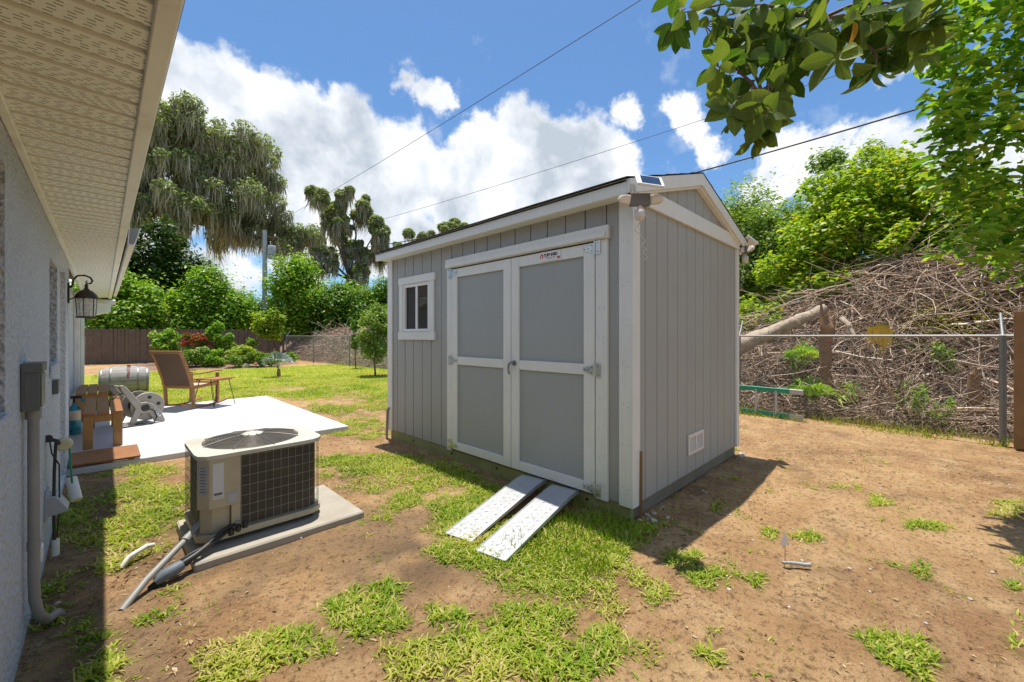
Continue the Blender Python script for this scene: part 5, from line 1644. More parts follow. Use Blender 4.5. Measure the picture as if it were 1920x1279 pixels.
# big oak: lumps at their real height above the ground
oak('huge live oak hung with grey moss, the largest tree behind the house eave', (3.6, 42.5, 0),
    [(2.2, 42, 17.0, 2.9), (5.2, 42, 18.0, 2.7), (8.2, 41, 16.6, 2.6), (9.6, 42, 14.6, 2.2), (5.4, 43, 15.0, 3.2), (2.4, 41, 13.0, 2.6), (6.6, 41, 12.6, 2.9), (9.2, 41, 12.0, 2.4), (11.6, 41, 11.4, 2.2), (13.4, 41, 10.2, 1.9), (14.8, 40, 9.4, 1.3), (3.4, 40, 11.0, 2.4), (.4, 42, 13.4, 2.4), (.6, 41, 10.8, 2.2), (7.5, 42, 10.6, 2.0), (10.6, 40, 9.6, 1.7), (-1.8, 43, 15.5, 2.6)],
    80000, 78000, 2.1, .75, (3.9, 42.4, 10.8))
oak('slimmer mossy oak standing left of the shed roof', (15.6, 36, 0),
    [(13.6, 36, 12.9, 1.5), (15.6, 36, 13.2, 1.5), (14.6, 36, 11.2, 1.6), (17.6, 35, 11.0, 1.6), (15.6, 37, 9.4, 1.4), (17.4, 36, 9.0, 1.5), (13.6, 36, 8.2, 1.1), (15.8, 36, 7.0, 1.2), (18.6, 35, 9.6, 1.2), (12.2, 36, 6.9, 1.0)],
    34000, 30000, 1.8, .42, (15.6, 36, 6.4))
oak('small mossy oak top peeking over the shed roof', (21.5, 31.5, 0),
    [(20.2, 32, 9.8, 1.5), (22.0, 31, 10.7, 1.5), (23.8, 31, 11.2, 1.3), (25.2, 30, 10.6, 1.2), (21.5, 32, 8.0, 1.7), (18.8, 32, 8.8, 1.2)],
    20000, 6000, 1.2, .35, (21.6, 31.5, 6.0))

BG = 'leafy trees behind the back fence'


def bush_tree(name, label, c, r_, n, L, mat, k=26, trunk_r=.14, group=None, size=(.26, .46)):
    lumps = blob_lumps(c, r_, int(k * 1.7), size)
    base = (c[0], c[1], 0)
    return make_tree(name, label, 'tree', base, (c[0], c[1], max(.4, c[2] - r_[2] * .4)), lumps, n, L, mat, trunk_r, group)


bush_tree('broadleaf_tree', 'bright green bushy tree nearest the house end behind the fence', (.7, 31, 2.4), (2.4, 2.2, 2.5), 24000, .20, 'leaf_bright')
bush_tree('broadleaf_tree', 'wide bright green tree behind the fence, left of the utility pole', (5.2, 31.5, 2.9), (2.8, 2.2, 3.1), 30000, .20, 'leaf_bright', 32)
bush_tree('broadleaf_tree', 'vine covered green tree just right of the utility pole', (9.2, 29.5, 3.9), (2.0, 2.0, 3.5), 24000, .22, 'leaf_bright')
bush_tree('broadleaf_tree', 'dense green tree between the utility pole and the mossy oak', (11.6, 28.2, 2.8), (2.1, 2.0, 2.5), 22000, .20, 'leaf_mid')
bush_tree('broadleaf_tree', 'deep green tree close behind the shed corner', (13.3, 26.2, 3.0), (2.4, 2.2, 2.5), 20000, .20, 'leaf_mid')
bush_tree('dark_tree', 'dark evergreen mass under the huge oak', (2.3, 36.5, 5.3), (3.4, 1.8, 4.6), 22000, .26, 'leaf_dark', 34)
bush_tree('dark_tree', 'dark thicket behind the utility pole', (8.6, 35.5, 2.2), (4.5, 1.6, 2.4), 14000, .26, 'leaf_dark', 30)
bush_tree('dark_tree', 'dark thicket under the slimmer mossy oak', (15.0, 33, 3.4), (3.6, 1.6, 3.2), 16000, .26, 'leaf_dark', 30)
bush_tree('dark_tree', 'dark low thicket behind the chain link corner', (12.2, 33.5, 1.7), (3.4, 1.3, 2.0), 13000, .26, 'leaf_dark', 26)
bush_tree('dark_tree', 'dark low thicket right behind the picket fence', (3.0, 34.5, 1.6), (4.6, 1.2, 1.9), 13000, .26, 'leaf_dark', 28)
bush_tree('sapling', 'young leafy tree on the lawn right beside the shed corner', (6.75, 13.5, 1.5), (.72, .72, 1.35), 6500, .10, 'leaf_willow', 34, .03, None, (.13, .32))
bush_tree('sapling', 'thin young tree by the chain link fence left of the shed', (7.75, 17.3, 1.5), (.35, .35, .8), 1300, .11, 'leaf_mid', 9, .022)

# right side, behind the mound
bush_tree('willow_like_tree', 'airy light green tree behind the shed gable and fence', (16.4, 4.6, 3.9), (2.1, 2.5, 3.4), 40000, .13, 'leaf_willow', 40, .10, size=(.22, .42))
bush_tree('willow_like_tree', 'tall wispy tree rising above the vine thicket', (17.4, 1.7, 5.4), (1.6, 1.9, 2.6), 13000, .13, 'leaf_willow', 26, .08, size=(.16, .3))
bush_tree('willow_like_tree', 'low wispy tree between the gable tree and the vine thicket', (15.0, 3.1, 3.7), (1.2, 1.3, 2.2), 14000, .12, 'leaf_willow', 22, .06, size=(.22, .4))

vt_ = thing('vine_thicket', 'sunlit yellow green vine thicket sprawling over the dead brush mound', 'vine thicket', (13, .6, 2))
VL = [(12.9, 1.5, 4.1, 1.25), (13.2, .7, 4.7, 1.2), (13.0, -.2, 4.2, 1.1), (12.4, 1.3, 3.3, 1.1), (12.6, -.4, 3.5, 1.0), (12.4, 2.1, 2.7, 1.0), (11.8, 2.7, 2.0, .75), (12.4, -1.3, 3.3, .9), (12.6, -2.2, 3.2, 1.0), (12.8, -3.2, 3.2, 1.0), (11.9, 1.2, 2.9, .8), (11.9, .1, 3.2, .7), (13.6, -.8, 3.8, 1.1), (14, 1.2, 3.9, 1.3), (14, 2.6, 3.0, 1.1), (11.5, 3.5, 1.4, .7), (12.4, 3.4, 1.7, .9), (11.2, 2.6, 1.6, .55), (11.6, 1.6, 2.5, .6), (11.5, -.9, 2.9, .5), (11.6, -1.8, 2.9, .55), (11.3, 4.3, 1.0, .6), (10.7, 3.3, 1.1, .4), (13, -4.4, 3.2, 1.1)]
VS = []
for (x_, y_, z_, r_) in VL:
    for j in range(12):
        d_ = rdir(1)[0]
        VS.append((x_ + d_[0] * r_ * .75, y_ + d_[1] * r_ * .75, z_ + d_[2] * r_ * .75, r_ * rng.uniform(.26, .42)))
P, D, _ = lump_points(VS, 46000, (.45, 1.15))
ln = .115 * rng.uniform(.6, 1.35, len(P))
V, Q, A_ = leaf_arrays(P, unit(D * .4 + rdir(len(P)) * .6 + np.array([0, 0, 1.0])), ln, ln * .85)
big_mesh('foliage', V, Q, 'leaf_vine', vt_, {'v': A_})
limb_tubes(MB(), (12.9, .4, .8), [v_[:3] for v_ in VL], .06, 6, 9).build('stems', 'twig', vt_)

# dead vines over the mound
def tangle(n, ylo, yhi, xlo, xhi, Lr, W, lift=.25):
    x_ = rng.uniform(xlo, xhi, n) ; y_ = rng.uniform(ylo, yhi, n)
    x_ = np.maximum(x_, 8.72 - .06 * np.clip(y_ - 16, 0, 12))
    P0 = np.stack([x_, y_, mound_h(x_, y_) + rng.uniform(-.05, lift, n)], 1)
    D = unit(rng.normal(size=(n, 3)) * np.array([.8, 1.0, .45]) + np.array([-.25, 0, -.1]))
    C = rdir(n) * .55 + np.array([0, 0, -.35])
    ln = rng.uniform(*Lr, n) * rng.uniform(.5, 1, n)
    S = unit(np.cross(D, rdir(n)))
    w = (W * rng.uniform(.5, 1.5, n))[:, None]
    pts = []
    ks = 5
    for k in range(ks):
        q = k / (ks - 1)
        c = P0 + D * (ln * q)[:, None] + C * (ln * q * q)[:, None] * .6 + rng.normal(0, .025, (n, 3))
        zmin = mound_h(c[:, 0], c[:, 1]) + .02
        c[:, 2] = np.maximum(c[:, 2], np.where(c[:, 0] > 8.5, zmin, .02))
        c[:, 0] = np.maximum(c[:, 0], 8.50 - .06 * np.clip(c[:, 1] - 16, 0, 12))
        ww = w * (1 - .6 * q)
        T_ = np.cross(S, D)
        pts += [c - S * ww, c + S * ww, c + T_ * ww]
    V = np.stack(pts, 1).reshape(-1, 3)
    i_ = np.arange(n)[:, None] * (3 * ks)
    Q = []
    for k in range(ks - 1):
        a = 3 * k
        Q += [i_ + np.array([[a, a + 1, a + 4, a + 3]]), i_ + np.array([[a + 1, a + 2, a + 5, a + 4]]), i_ + np.array([[a + 2, a, a + 3, a + 5]])]
    Q = np.concatenate(Q, 0)
    v = np.clip(rng.beta(2, 2, n), 0, 1)
    return V, Q, np.repeat(v, 3 * ks)


T1 = tangle(11000, -5.0, 4.6, 8.6, 12.6, (.5, 1.6), .008)
T2 = tangle(3500, -5.0, 5.0, 8.65, 9.6, (.3, .9), .006, .35)
T3 = tangle(3500, 9.5, 27, 8.3, 11.0, (.6, 1.8), .016, .5)
T4 = tangle(900, -5.0, 4.6, 8.8, 12.4, (1.2, 2.4), .017, .3)
T5 = tangle(130, -5.0, 4.2, 8.9, 12.2, (.9, 2.0), .022, .2)
T5 = (T5[0], T5[1], T5[2] * .55)
V, Q, A_ = merge([T1, T2, T3, T4, T5])
dvn = big_mesh('dead_vine_tangle', V, Q, 'dead_vine', None, {'v': A_})
tag(dvn, 'tangle of dry brown dead vines covering the mound behind the fence', 'dead vines', kind='stuff')

n = 9000                                             # dead leaves caught in the tangle
x_ = rng.uniform(8.75, 12.4, n); y_ = rng.uniform(-5, 4.6, n)
keep = fbm(x_ * 1.1, y_ * 1.1, 95, 4) > .48
x_, y_ = x_[keep], y_[keep]; n = len(x_)
P = np.stack([x_, y_, mound_h(x_, y_) + rng.uniform(.0, .28, n)], 1)
ln = rng.uniform(.04, .12, n)
V, Q, A_ = leaf_arrays(P, unit(rdir(n) + np.array([-.3, 0, .5])), ln, ln * .6)
tag(big_mesh('dead_leaves', V, Q, 'litter', None, {'v': A_}), 'curled dead leaves caught in the vine tangle on the mound', 'dead leaves', kind='stuff')

# dry grass and weeds at the foot of the fence
n = 5200
x_ = rng.uniform(8.0, 9.6, n); y_ = rng.uniform(-2.5, 4.5, n)
clump = fbm(x_ * 1.3, y_ * 1.3, 91, 4); keep = clump > .47
x_, y_ = x_[keep], y_[keep]; n = len(x_)
z_ = np.maximum(mound_h(x_, y_), 0)
P = np.stack([x_, y_, z_], 1)
Nn = unit(rng.normal(size=(n, 3)) * np.array([1, 1, .2])); U = unit(rng.normal(size=(n, 3)) * np.array([.5, .5, .3]) + np.array([0, 0, .8]))
V, Q, A_ = leaf_arrays(P, Nn, rng.uniform(.10, .42, n), .012, False, U, 0.1, rng.beta(3, 1.6, n))
tag(big_mesh('dry_weeds', V, Q, 'grass', None, {'v': A_}), 'dry weeds and straw growing along the chain link fence', 'weeds', kind='stuff')

# log, stumps, palms on the mound
lg_ = thing('fallen_log', 'pale fallen log slanting up the brush mound by the shed', 'log', (9.2, 2.6, 1.0))
MB().tube([(9.05, 3.0, .98), (9.2, 2.6, 1.22), (9.5, 2.1, 1.48), (9.8, 1.7, 1.72), (10.1, 1.35, 1.95)], [.15, .15, .13, .11, .08], 14, rough=.16, div=5).build('stem', 'log_bark', lg_)
MB().tube([(9.75, 1.05, 1.72), (9.6, .95, 1.62), (9.5, .85, 1.40)], [.05, .045, .03], 8).build('branch_stub', 'log_bark', lg_)
sp3 = thing('snag', 'splintered upright dead trunk standing in the brush by the fence', 'dead trunk', (9.05, 1.2, .3))
MB().tube([(9.05, 1.18, .2), (9.04, 1.2, .9), (9.02, 1.19, 1.5), (9.0, 1.22, 1.75)], [.09, .085, .10, .06], 10, rough=.25, div=4).build('trunk', 'dead_wood', sp3)
MB().tube([(9.03, 1.21, 1.45), (9.0, 1.25, 1.8), (8.98, 1.26, 2.05)], [.05, .03, .006], 6).build('splinter', 'dead_wood', sp3)
MB().tube([(9.05, 1.14, 1.3), (9.05, 1.09, 1.6), (9.06, 1.08, 1.78)], [.04, .025, .006], 6).build('splinter', 'dead_wood', sp3)
st2 = thing('stump', 'short broken tree stump behind the fence near the end post', 'stump', (8.95, -.55, 0))
MB().tube([(8.97, -.56, -.1), (8.95, -.55, .4), (8.92, -.54, .86)], [.10, .075, .06], 10, rough=.25, div=4).build('trunk', 'dead_wood', st2)
MB().tube([(8.92, -.54, .84), (8.91, -.56, .97)], [.04, .006], 6).build('splinter', 'dead_wood', st2)


def palm_plant(label, base, nfan, size, mat, tilt=(0, 0), name='palmetto', seg=11, trunk=None):
    t = thing(name, label, 'palm', base)
    g = random.Random(int(base[0] * 100 + base[1] * 10))
    if trunk: MB().tube([Vector(base) + Vector((0, 0, -.05)), Vector(base) + Vector((0, 0, trunk))], [.07, .05], 8).build('trunk', 'dead_wood', t)
    for f_ in range(nfan):
        az = g.uniform(0, 2 * math.pi); el = R(g.uniform(35, 80) if mat != 'palm_dry' else g.uniform(66, 84))
        d0 = Vector((math.cos(az) * math.cos(el) + tilt[0], math.sin(az) * math.cos(el) + tilt[1], math.sin(el))).normalized()
        o0 = Vector(base) + Vector((0, 0, trunk or 0))
        hub = o0 + d0 * size * .45
        side = d0.cross(Vector((0, 0, 1))).normalized(); nrm = side.cross(d0)
        mb = MB().tube([o0, hub], .006, 4)
        for k in range(seg):
            spread = 75 if mat != 'palm_dry' else 34
            a = R(-spread + 2 * spread * k / (seg - 1))
            dr_ = (d0 * math.cos(a) + side * math.sin(a)).normalized()
            w_ = dr_.cross(nrm).normalized() * size * .035
            dry = mat == 'palm_dry'
            tip = hub + dr_ * size * (.22 if dry else .56) * g.uniform(.85, 1.1) - Vector((0, 0, size * (.45 if dry else .22) * g.uniform(.6, 1.2)))
            md = hub + dr_ * size * (.20 if dry else .32) + Vector((0, 0, 0 if dry else size * .02 * g.random()))
            mb.add([hub, md + w_, tip, md - w_], [(0, 1, 2, 3)])
        o = mb.build('frond', mat, t, recalc=False)
        at = o.data.attributes.new('v', 'FLOAT', 'POINT')
        at.data.foreach_set('value', np.full(len(o.data.vertices), g.uniform(.35, 1), np.float32))
    return t


palm_plant('bright green palmetto at the foot of the fence beside the ladder', (8.9, 1.33, .1), 9, .75, 'leaf_bright')
palm_plant('small green palmetto higher on the brush above the ladder end', (9.25, 1.55, .85), 9, .50, 'leaf_bright')
palm_plant('folded yellow dying palm frond in the middle of the brush', (9.2, .45, 1.05), 4, .85, 'palm_dry', (-.25, .1), 'dying_palm', 9)
palm_plant('spiky silver blue fan palm on the back lawn', (4.25, 15.5, 0), 14, .72, 'leaf_silver', name='silver_palm', trunk=.28)

# yellow green creeper on the mound
n = 900
y_ = rng.normal(-.35, .38, n); x_ = 10.3 - .25 * (y_ + .35) + rng.normal(0, .16, n)
P = np.stack([x_, y_, mound_h(x_, y_) + .14 + rng.uniform(0, .12, n)], 1)
cr = thing('creeper', 'bright yellow creeper patch on the dead brush near the top', 'creeper', (10.3, -.4, 2.4))
V, Q, A_ = leaf_arrays(P, unit(rdir(n) * .6 + np.array([-.4, -.4, .9])), rng.uniform(.05, .11, n), .05)
big_mesh('foliage', V, Q, 'leaf_yellow', cr, {'v': A_})
MB().tube([(10.1, .1, float(mound_h(np.array([10.1]), np.array([.1]))[0]) + .12), (10.3, -.4, float(mound_h(np.array([10.3]), np.array([-.4]))[0]) + .15), (10.4, -.9, float(mound_h(np.array([10.4]), np.array([-.9]))[0]) + .12)], .012, 5).build('stem', 'twig', cr)

# weeds growing up through the brush
for lab, (bx_, by_, bz_), hh_, nn_ in (('leafy green weed climbing through the fence brush at centre', (8.75, .12, .0), .75, 260), ('low leafy weed by the fence foot left of the stump', (8.7, -.2, 0), .55, 160), ('small green weed beside the lumber post', (7.6, -.95, 0), .28, 120), ('yellowish leafy weed sprawling right of the green palmetto', (8.85, .85, .1), .5, 240), ('broad leafy weed half way up the brush above the stump', (9.5, -.3, .75), .6, 260), ('climbing green weed on the brush near the snag', (9.4, 1.7, .6), .7, 320), ('trailing weed high on the mound near the gable', (10.6, 2.3, 1.4), .6, 380)):
    t = thing('weed', lab, 'weed', (bx_, by_, bz_))
    st3 = MB()
    Pn = []
    for k in range(5):
        tip = Vector((bx_ + random.uniform(-.2, .2), by_ + random.uniform(-.2, .2), bz_ + hh_ * random.uniform(.6, 1)))
        st3.tube([(bx_, by_, bz_), Vector((bx_, by_, bz_)).lerp(tip, .5) + Vector((0, 0, .06)), tip], .005, 4)
        for j in range(nn_ // 5):
            q = random.random() ** .6
            Pn.append(Vector((bx_, by_, bz_)).lerp(tip, q) + Vector((random.gauss(0, .04), random.gauss(0, .04), random.gauss(0, .03) + .03)))
    st3.build('stems', 'twig', t)
    Pn = np.array([tuple(p_) for p_ in Pn])
    V, Q, A_ = leaf_arrays(Pn, unit(rdir(len(Pn)) * .7 + np.array([0, 0, .8])), rng.uniform(.03, .08, len(Pn)), .035)
    big_mesh('foliage', V, Q, 'leaf_bright', t, {'v': A_})

# ------------------------------------------------------------------ garden bed plants
def shrub(name, label, c, r_, n, L, mat, k=14, flowers=None):
    k = int(k * 1.8)
    t = thing(name, label, 'shrub', (c[0], c[1], 0))
    lumps = blob_lumps(c, r_, k, (.2, .45))
    limb_tubes(MB(), (c[0], c[1], 0), [l[:3] for l in lumps[:7]], .018, 5, 4).build('stems', 'twig', t)
    P, D, _ = lump_points(lumps, n, (.3, 1.25))
    ln = L * rng.uniform(.6, 1.3, n)
    V, Q, A_ = leaf_arrays(P, unit(D * .4 + rdir(n) * .7 + np.array([0, 0, .6])), ln, ln * .55)
    big_mesh('foliage', V, Q, mat, t, {'v': A_})
    if flowers:
        m_, nf = flowers
        P, D, _ = lump_points(lumps, nf, (1.0, 1.15))
        keep = D[:, 2] > -.1
        P = P[keep]
        V, Q, A_ = leaf_arrays(P, unit(rdir(len(P)) + np.array([0, -.5, .5])), .09, .08)
        big_mesh('flowers', V, Q, m_, t, {'v': A_})
    return t


shrub('garden_shrub', 'tall green shrub left of the red flowers by the fence', (2.05, 24.4, 1.05), (.62, .5, .85), 2200, .14, 'leaf_bright')
shrub('garden_shrub', 'red flowering shrub in the garden bed', (2.95, 23.4, 1.1), (.8, .4, .45), 1100, .12, 'leaf_mid', 14, ('leaf_red', 1900))
shrub('garden_shrub', 'round light green shrub in front of the red flowers', (2.75, 22.2, .5), (.75, .6, .45), 2300, .13, 'leaf_willow')
shrub('garden_shrub', 'leaning leafy shrub rising to the fence top behind the side table', (3.95, 23.6, 1.35), (.75, .5, .9), 2600, .15, 'leaf_bright')
shrub('garden_shrub', 'low green shrub just above the side table', (3.5, 21.9, .42), (.8, .5, .42), 1800, .13, 'leaf_bright')
shrub('garden_shrub', 'yellow green mounded shrub in the middle of the bed', (4.75, 22.4, .55), (.95, .6, .5), 2400, .12, 'leaf_vine')
shrub('garden_shrub', 'small dark leaved shrub with orange flowers left of the silver palm', (5.1, 20.9, .38), (.85, .5, .38), 1500, .12, 'leaf_mid', 12, ('leaf_orange', 120))
shrub('garden_shrub', 'pale green low shrub at the front edge of the bed', (4.2, 21.2, .32), (.55, .4, .3), 900, .11, 'leaf_willow')
shrub('garden_shrub', 'tiny leafy sprout against the fence beneath the yellow tree', (5.55, 24.8, .95), (.3, .3, .35), 500, .12, 'leaf_bright', 7)
bush_tree('yellow_green_tree', 'small yellow green tree in front of the fence end', (6.15, 24.2, 2.0), (.95, .8, 1.15), 4200, .16, 'leaf_vine', 22, .035, None, (.14, .34))
shrub('garden_shrub', 'low weedy shrub at the foot of the fence corner', (7.0, 23.6, .3), (.5, .5, .3), 700, .11, 'leaf_bright')
for k, (x_, y_, lab) in enumerate(((4.45, 21.0, 'pale rock at the front of the garden bed'), (5.0, 21.7, 'reddish rock between the bed shrubs'))):
    d_ = MB()
    r0 = .16
    vs = [Vector((x_, y_, .05)) + Vector(tuple(v_)) * r0 * random.uniform(.7, 1.1) for v_ in rdir(26)]
    bm = bmesh.new()
    for v_ in vs: bm.verts.new(v_)
    bmesh.ops.convex_hull(bm, input=bm.verts)
    me = bpy.data.meshes.new('garden_rock'); bm.to_mesh(me); bm.free(); me.materials.append(M('clay' if k else 'pebble'))
    o = bpy.data.objects.new('garden_rock', me); COL.objects.link(o); tag(o, lab, 'rock')

# ================================================================== FOREGROUND TREE (right)
ft = thing('shade_tree', 'broadleaf tree on the right with a branch hanging over the view', 'tree', (6.1, -2.4, 0))
MB().tube([(6.1, -2.4, -.1), (6.08, -2.4, .4), (6.0, -2.3, 1.6), (5.8, -2.0, 2.6)], [.20, .15, .13, .11], 12).build('trunk', 'bark', ft)
FB = [(5.8, -2.0, 2.6), (5.3, -1.75, 3.4), (4.6, -1.3, 4.0), (3.2, -.4, 3.9), (2.3, .0, 3.2)]
MB().tube(FB, [.10, .075, .05, .022, .013], 8).build('branch', 'bark', ft)
limb_tubes(MB(), (5.8, -2.0, 2.6), [(5.4, -.6, 4.2), (5.2, -.7, 3.2), (5.6, -.5, 2.4), (6.4, -1.0, 4.4), (6.6, -2.6, 4.6), (5.0, -1.6, 4.4), (5.9, -1.2, 2.6)], .06, 7, 2).build('limbs', 'bark', ft)
CL = []
F_, s_ = 768., .70710678


def pt3(px, py, d_):
    l_ = (px - 960) / F_ * d_
    return np.array([s_ * (d_ + l_), s_ * (d_ - l_), 1.4 + (630 - py) / F_ * d_])


crown = []
for (px, py, r_, d_) in ((1850, 60, .42, 3.3), (1920, 80, .45, 3.4), (1990, 150, .5, 3.5), (1850, 165, .34, 3.2), (1800, 215, .22, 3.2), (1910, 210, .42, 3.5), (1860, 290, .32, 3.3), (1800, 250, .20, 3.1), (1930, 330, .40, 3.5), (1850, 370, .26, 3.3), (1890, 420, .28, 3.5), (1820, 430, .18, 3.3), (1960, 430, .36, 3.6), (1790, 470, .14, 3.2), (1880, -40, .5, 3.3), (1990, -60, .6, 3.6), (2080, 250, .6, 3.8), (1800, 20, .25, 3.1), (1780, 110, .2, 3.1), (1775, 190, .15, 3.1), (1770, 300, .14, 3.1), (1800, 340, .2, 3.2), (1840, 470, .22, 3.4), (1910, 500, .25, 3.6)):
    c = pt3(px, py, d_); crown.append((*c, r_))
crown += [(6.6, -2.4, 4.7, .9), (5.6, -2.6, 4.6, .9), (7.2, -1.6, 4.0, .8), (6.9, -3.0, 3.9, .8)]
CS = []
for (x_, y_, z_, r_) in crown:
    for j in range(9):
        d_ = rdir(1)[0] * r_ * rng.uniform(.3, .95)
        CS.append((x_ + d_[0], y_ + d_[1], z_ + d_[2], r_ * rng.uniform(.22, .38)))
P, D, _ = lump_points(CS, 9000, (.3, 1.2))
ln = rng.uniform(.07, .125, len(P))
Uo = unit(D * .6 + rdir(len(P)) * .6 + np.array([0, 0, -.25]))
V, Q, A_ = leaf_arrays(P, unit(rdir(len(P)) * .6 + np.array([0, 0, .9])), ln, ln * .52, True, Uo, .2)
tag(big_mesh('crown', V, Q, 'leaf_bright', ft, {'v': A_}), kind='stuff')

# large leaves of the hanging branch, each a leaf of its own
def leaf_proto(Lf_, Wf_, curl, mat):
    mb = MB()
    n_ = 6
    prof = [0.04, .66, .94, 1.0, .92, .66, 0.06]
    vs = []
    for k in range(n_ + 1):
        q = k / n_
        x_ = Lf_ * q; z_ = -curl * Lf_ * q * q
        w_ = Wf_ / 2 * prof[k]
        vs += [(x_, w_, z_ + w_ * .35), (x_, 0, z_), (x_, -w_, z_ + w_ * .35)]
    fs = []
    for k in range(n_):
        a = 3 * k
        fs += [(a, a + 3, a + 4, a + 1), (a + 1, a + 4, a + 5, a + 2)]
    mb.add(vs, fs, True)
    me = bpy.data.meshes.new('leaf')
    me.from_pydata(mb.v, [], mb.f); me.polygons.foreach_set('use_smooth', mb.sm)
    me.materials.append(M(mat))
    return me


LM = [leaf_proto(.105, .062, .22, 'leaf_broad'), leaf_proto(.095, .060, .35, 'leaf_broad'), leaf_proto(.11, .058, .15, 'leaf_broad_light'), leaf_proto(.08, .05, .3, 'leaf_broad_light'), leaf_proto(.10, .066, .4, 'leaf_broad')]
LO = leaf_proto(.095, .055, .3, 'leaf_broad_old')
sprigs = [  # px-free: world centres of the sprigs, radius, leaf count
    (1275, 15, 40, 30, 12), (1320, 35, 45, 38, 18), (1380, 45, 50, 45, 24), (1445, 50, 50, 45, 26), (1500, 40, 50, 45, 24), (1560, 45, 50, 40, 22), (1620, 40, 45, 38, 18), (1680, 65, 45, 42, 20), (1725, 60, 35, 38, 14), (1640, 85, 40, 28, 12), (1585, 85, 35, 28, 10), (1410, 105, 40, 35, 16), (1455, 120, 35, 38, 14), (1385, 130, 26, 24, 7), (1350, 140, 26, 16, 5), (1440, 175, 34, 34, 13), (1400, 190, 30, 28, 9), (1425, 225, 34, 28, 11), (1400, 262, 34, 26, 9), (1440, 262, 22, 18, 5), (1500, 110, 30, 30, 8), (1740, 15, 40, 30, 14)]
tw = MB()
gl_ = random.Random(5)
main = [pt3(1560, -20, 1.75), pt3(1530, 40, 1.65), pt3(1500, 100, 1.6), pt3(1465, 150, 1.55), pt3(1440, 210, 1.5), pt3(1405, 262, 1.48)]
tw.tube([(2.9, -.25, 3.65), (2.3, .0, 3.1)] + [tuple(m_) for m_ in main], [.05, .022, .013, .011, .010, .008, .006, .004], 7)
sprigs = [(a, b2 + (10 if b2 < 100 else -12), c * 1.1, d2 * 1.15, e) for a, b2, c, d2, e in sprigs]
leaves = []
for (px, py, rx, ry, n_) in sprigs:
    d0 = gl_.uniform(1.42, 1.75)
    c = pt3(px, py, d0)
    j = min(range(len(main)), key=lambda k: np.linalg.norm(main[k] - c))
    root = main[j]
    if np.linalg.norm(root - c) > .35:                  # grow from the nearest stretch of the overhead branch
        cand = [np.array(FB[3]) + (np.array(FB[4]) - np.array(FB[3])) * f for f in np.linspace(-.6, 1, 9)] + [main[0], main[1]]
        root = min(cand, key=lambda p_: np.linalg.norm(p_ - c))
    tw.tube([tuple(root), tuple((root * 2 + c) / 3 + np.array([0, 0, .05])), tuple((root + c * 2) / 3 + np.array([0, 0, .05])), tuple(c)], [.008, .006, .0045, .0025], 5)
    for k in range(max(2, round(n_ / 3.3))):
        # a rosette: leaves radiate round the tip of a short shoot
        q = Vector(tuple(pt3(px + gl_.gauss(0, rx * .55), py + gl_.gauss(0, ry * .55), d0 + gl_.gauss(0, .08))))
        ax = (q - Vector(tuple(c))); ax = (ax.normalized() if ax.length > 1e-4 else Vector((0, 0, 1))) * .7 + Vector((gl_.gauss(0, .4), gl_.gauss(0, .4), gl_.gauss(.05, .4)))
        ax.normalize()
        e1 = ax.orthogonal().normalized(); e2 = ax.cross(e1)
        tw.tube([tuple(c), tuple(q - ax * .03), tuple(q)], [.003, .0025, .002], 4)
        m_ = gl_.randint(4, 6); ph = gl_.uniform(0, 6.28)
        for w_ in range(m_):
            a = ph + 2 * math.pi * w_ / m_ + gl_.gauss(0, .2)
            open_ = gl_.uniform(.75, 1.25)
            u_ = (ax * math.cos(open_) + (e1 * math.cos(a) + e2 * math.sin(a)) * math.sin(open_) + Vector((0, 0, -.22))).normalized()
            nn_ = (ax + Vector((gl_.gauss(0, .25), gl_.gauss(0, .25), .3 + gl_.gauss(0, .2)))).normalized()
            sd = nn_.cross(u_).normalized(); nn_ = u_.cross(sd).normalized()
            mt = Matrix((u_, sd, nn_)).transposed().to_4x4()
            leaves.append((Matrix.Translation(q + u_ * .012 - ft.location) @ mt @ Matrix.Scale(gl_.uniform(.64, 1.0), 4), LM[gl_.randrange(5)]))
gl_.shuffle(leaves)
leaves.insert(0, (Matrix.Translation(Vector(tuple(pt3(1600, 40, 1.4))) - ft.location) @ Matrix.Rotation(R(70), 4, 'Y') @ Matrix.Rotation(R(60), 4, 'X') @ Matrix.Scale(.8, 4), LO))
for mt, me_ in leaves[:300]:
    o = bpy.data.objects.new('leaf', me_); COL.objects.link(o); o.parent = ft; o.matrix_local = mt
rest = {}
for mt, me_ in leaves[300:]:
    mb_ = rest.setdefault(me_.materials[0].name, MB())
    mb_.add([mt @ v_.co for v_ in me_.vertices], [tuple(p_.vertices) for p_ in me_.polygons], True)
for nm_, mb_ in rest.items():
    tag(mb_.build('more_leaves', nm_, ft, local=True, recalc=False), kind='stuff')
tw.build('twig', 'twig', ft)

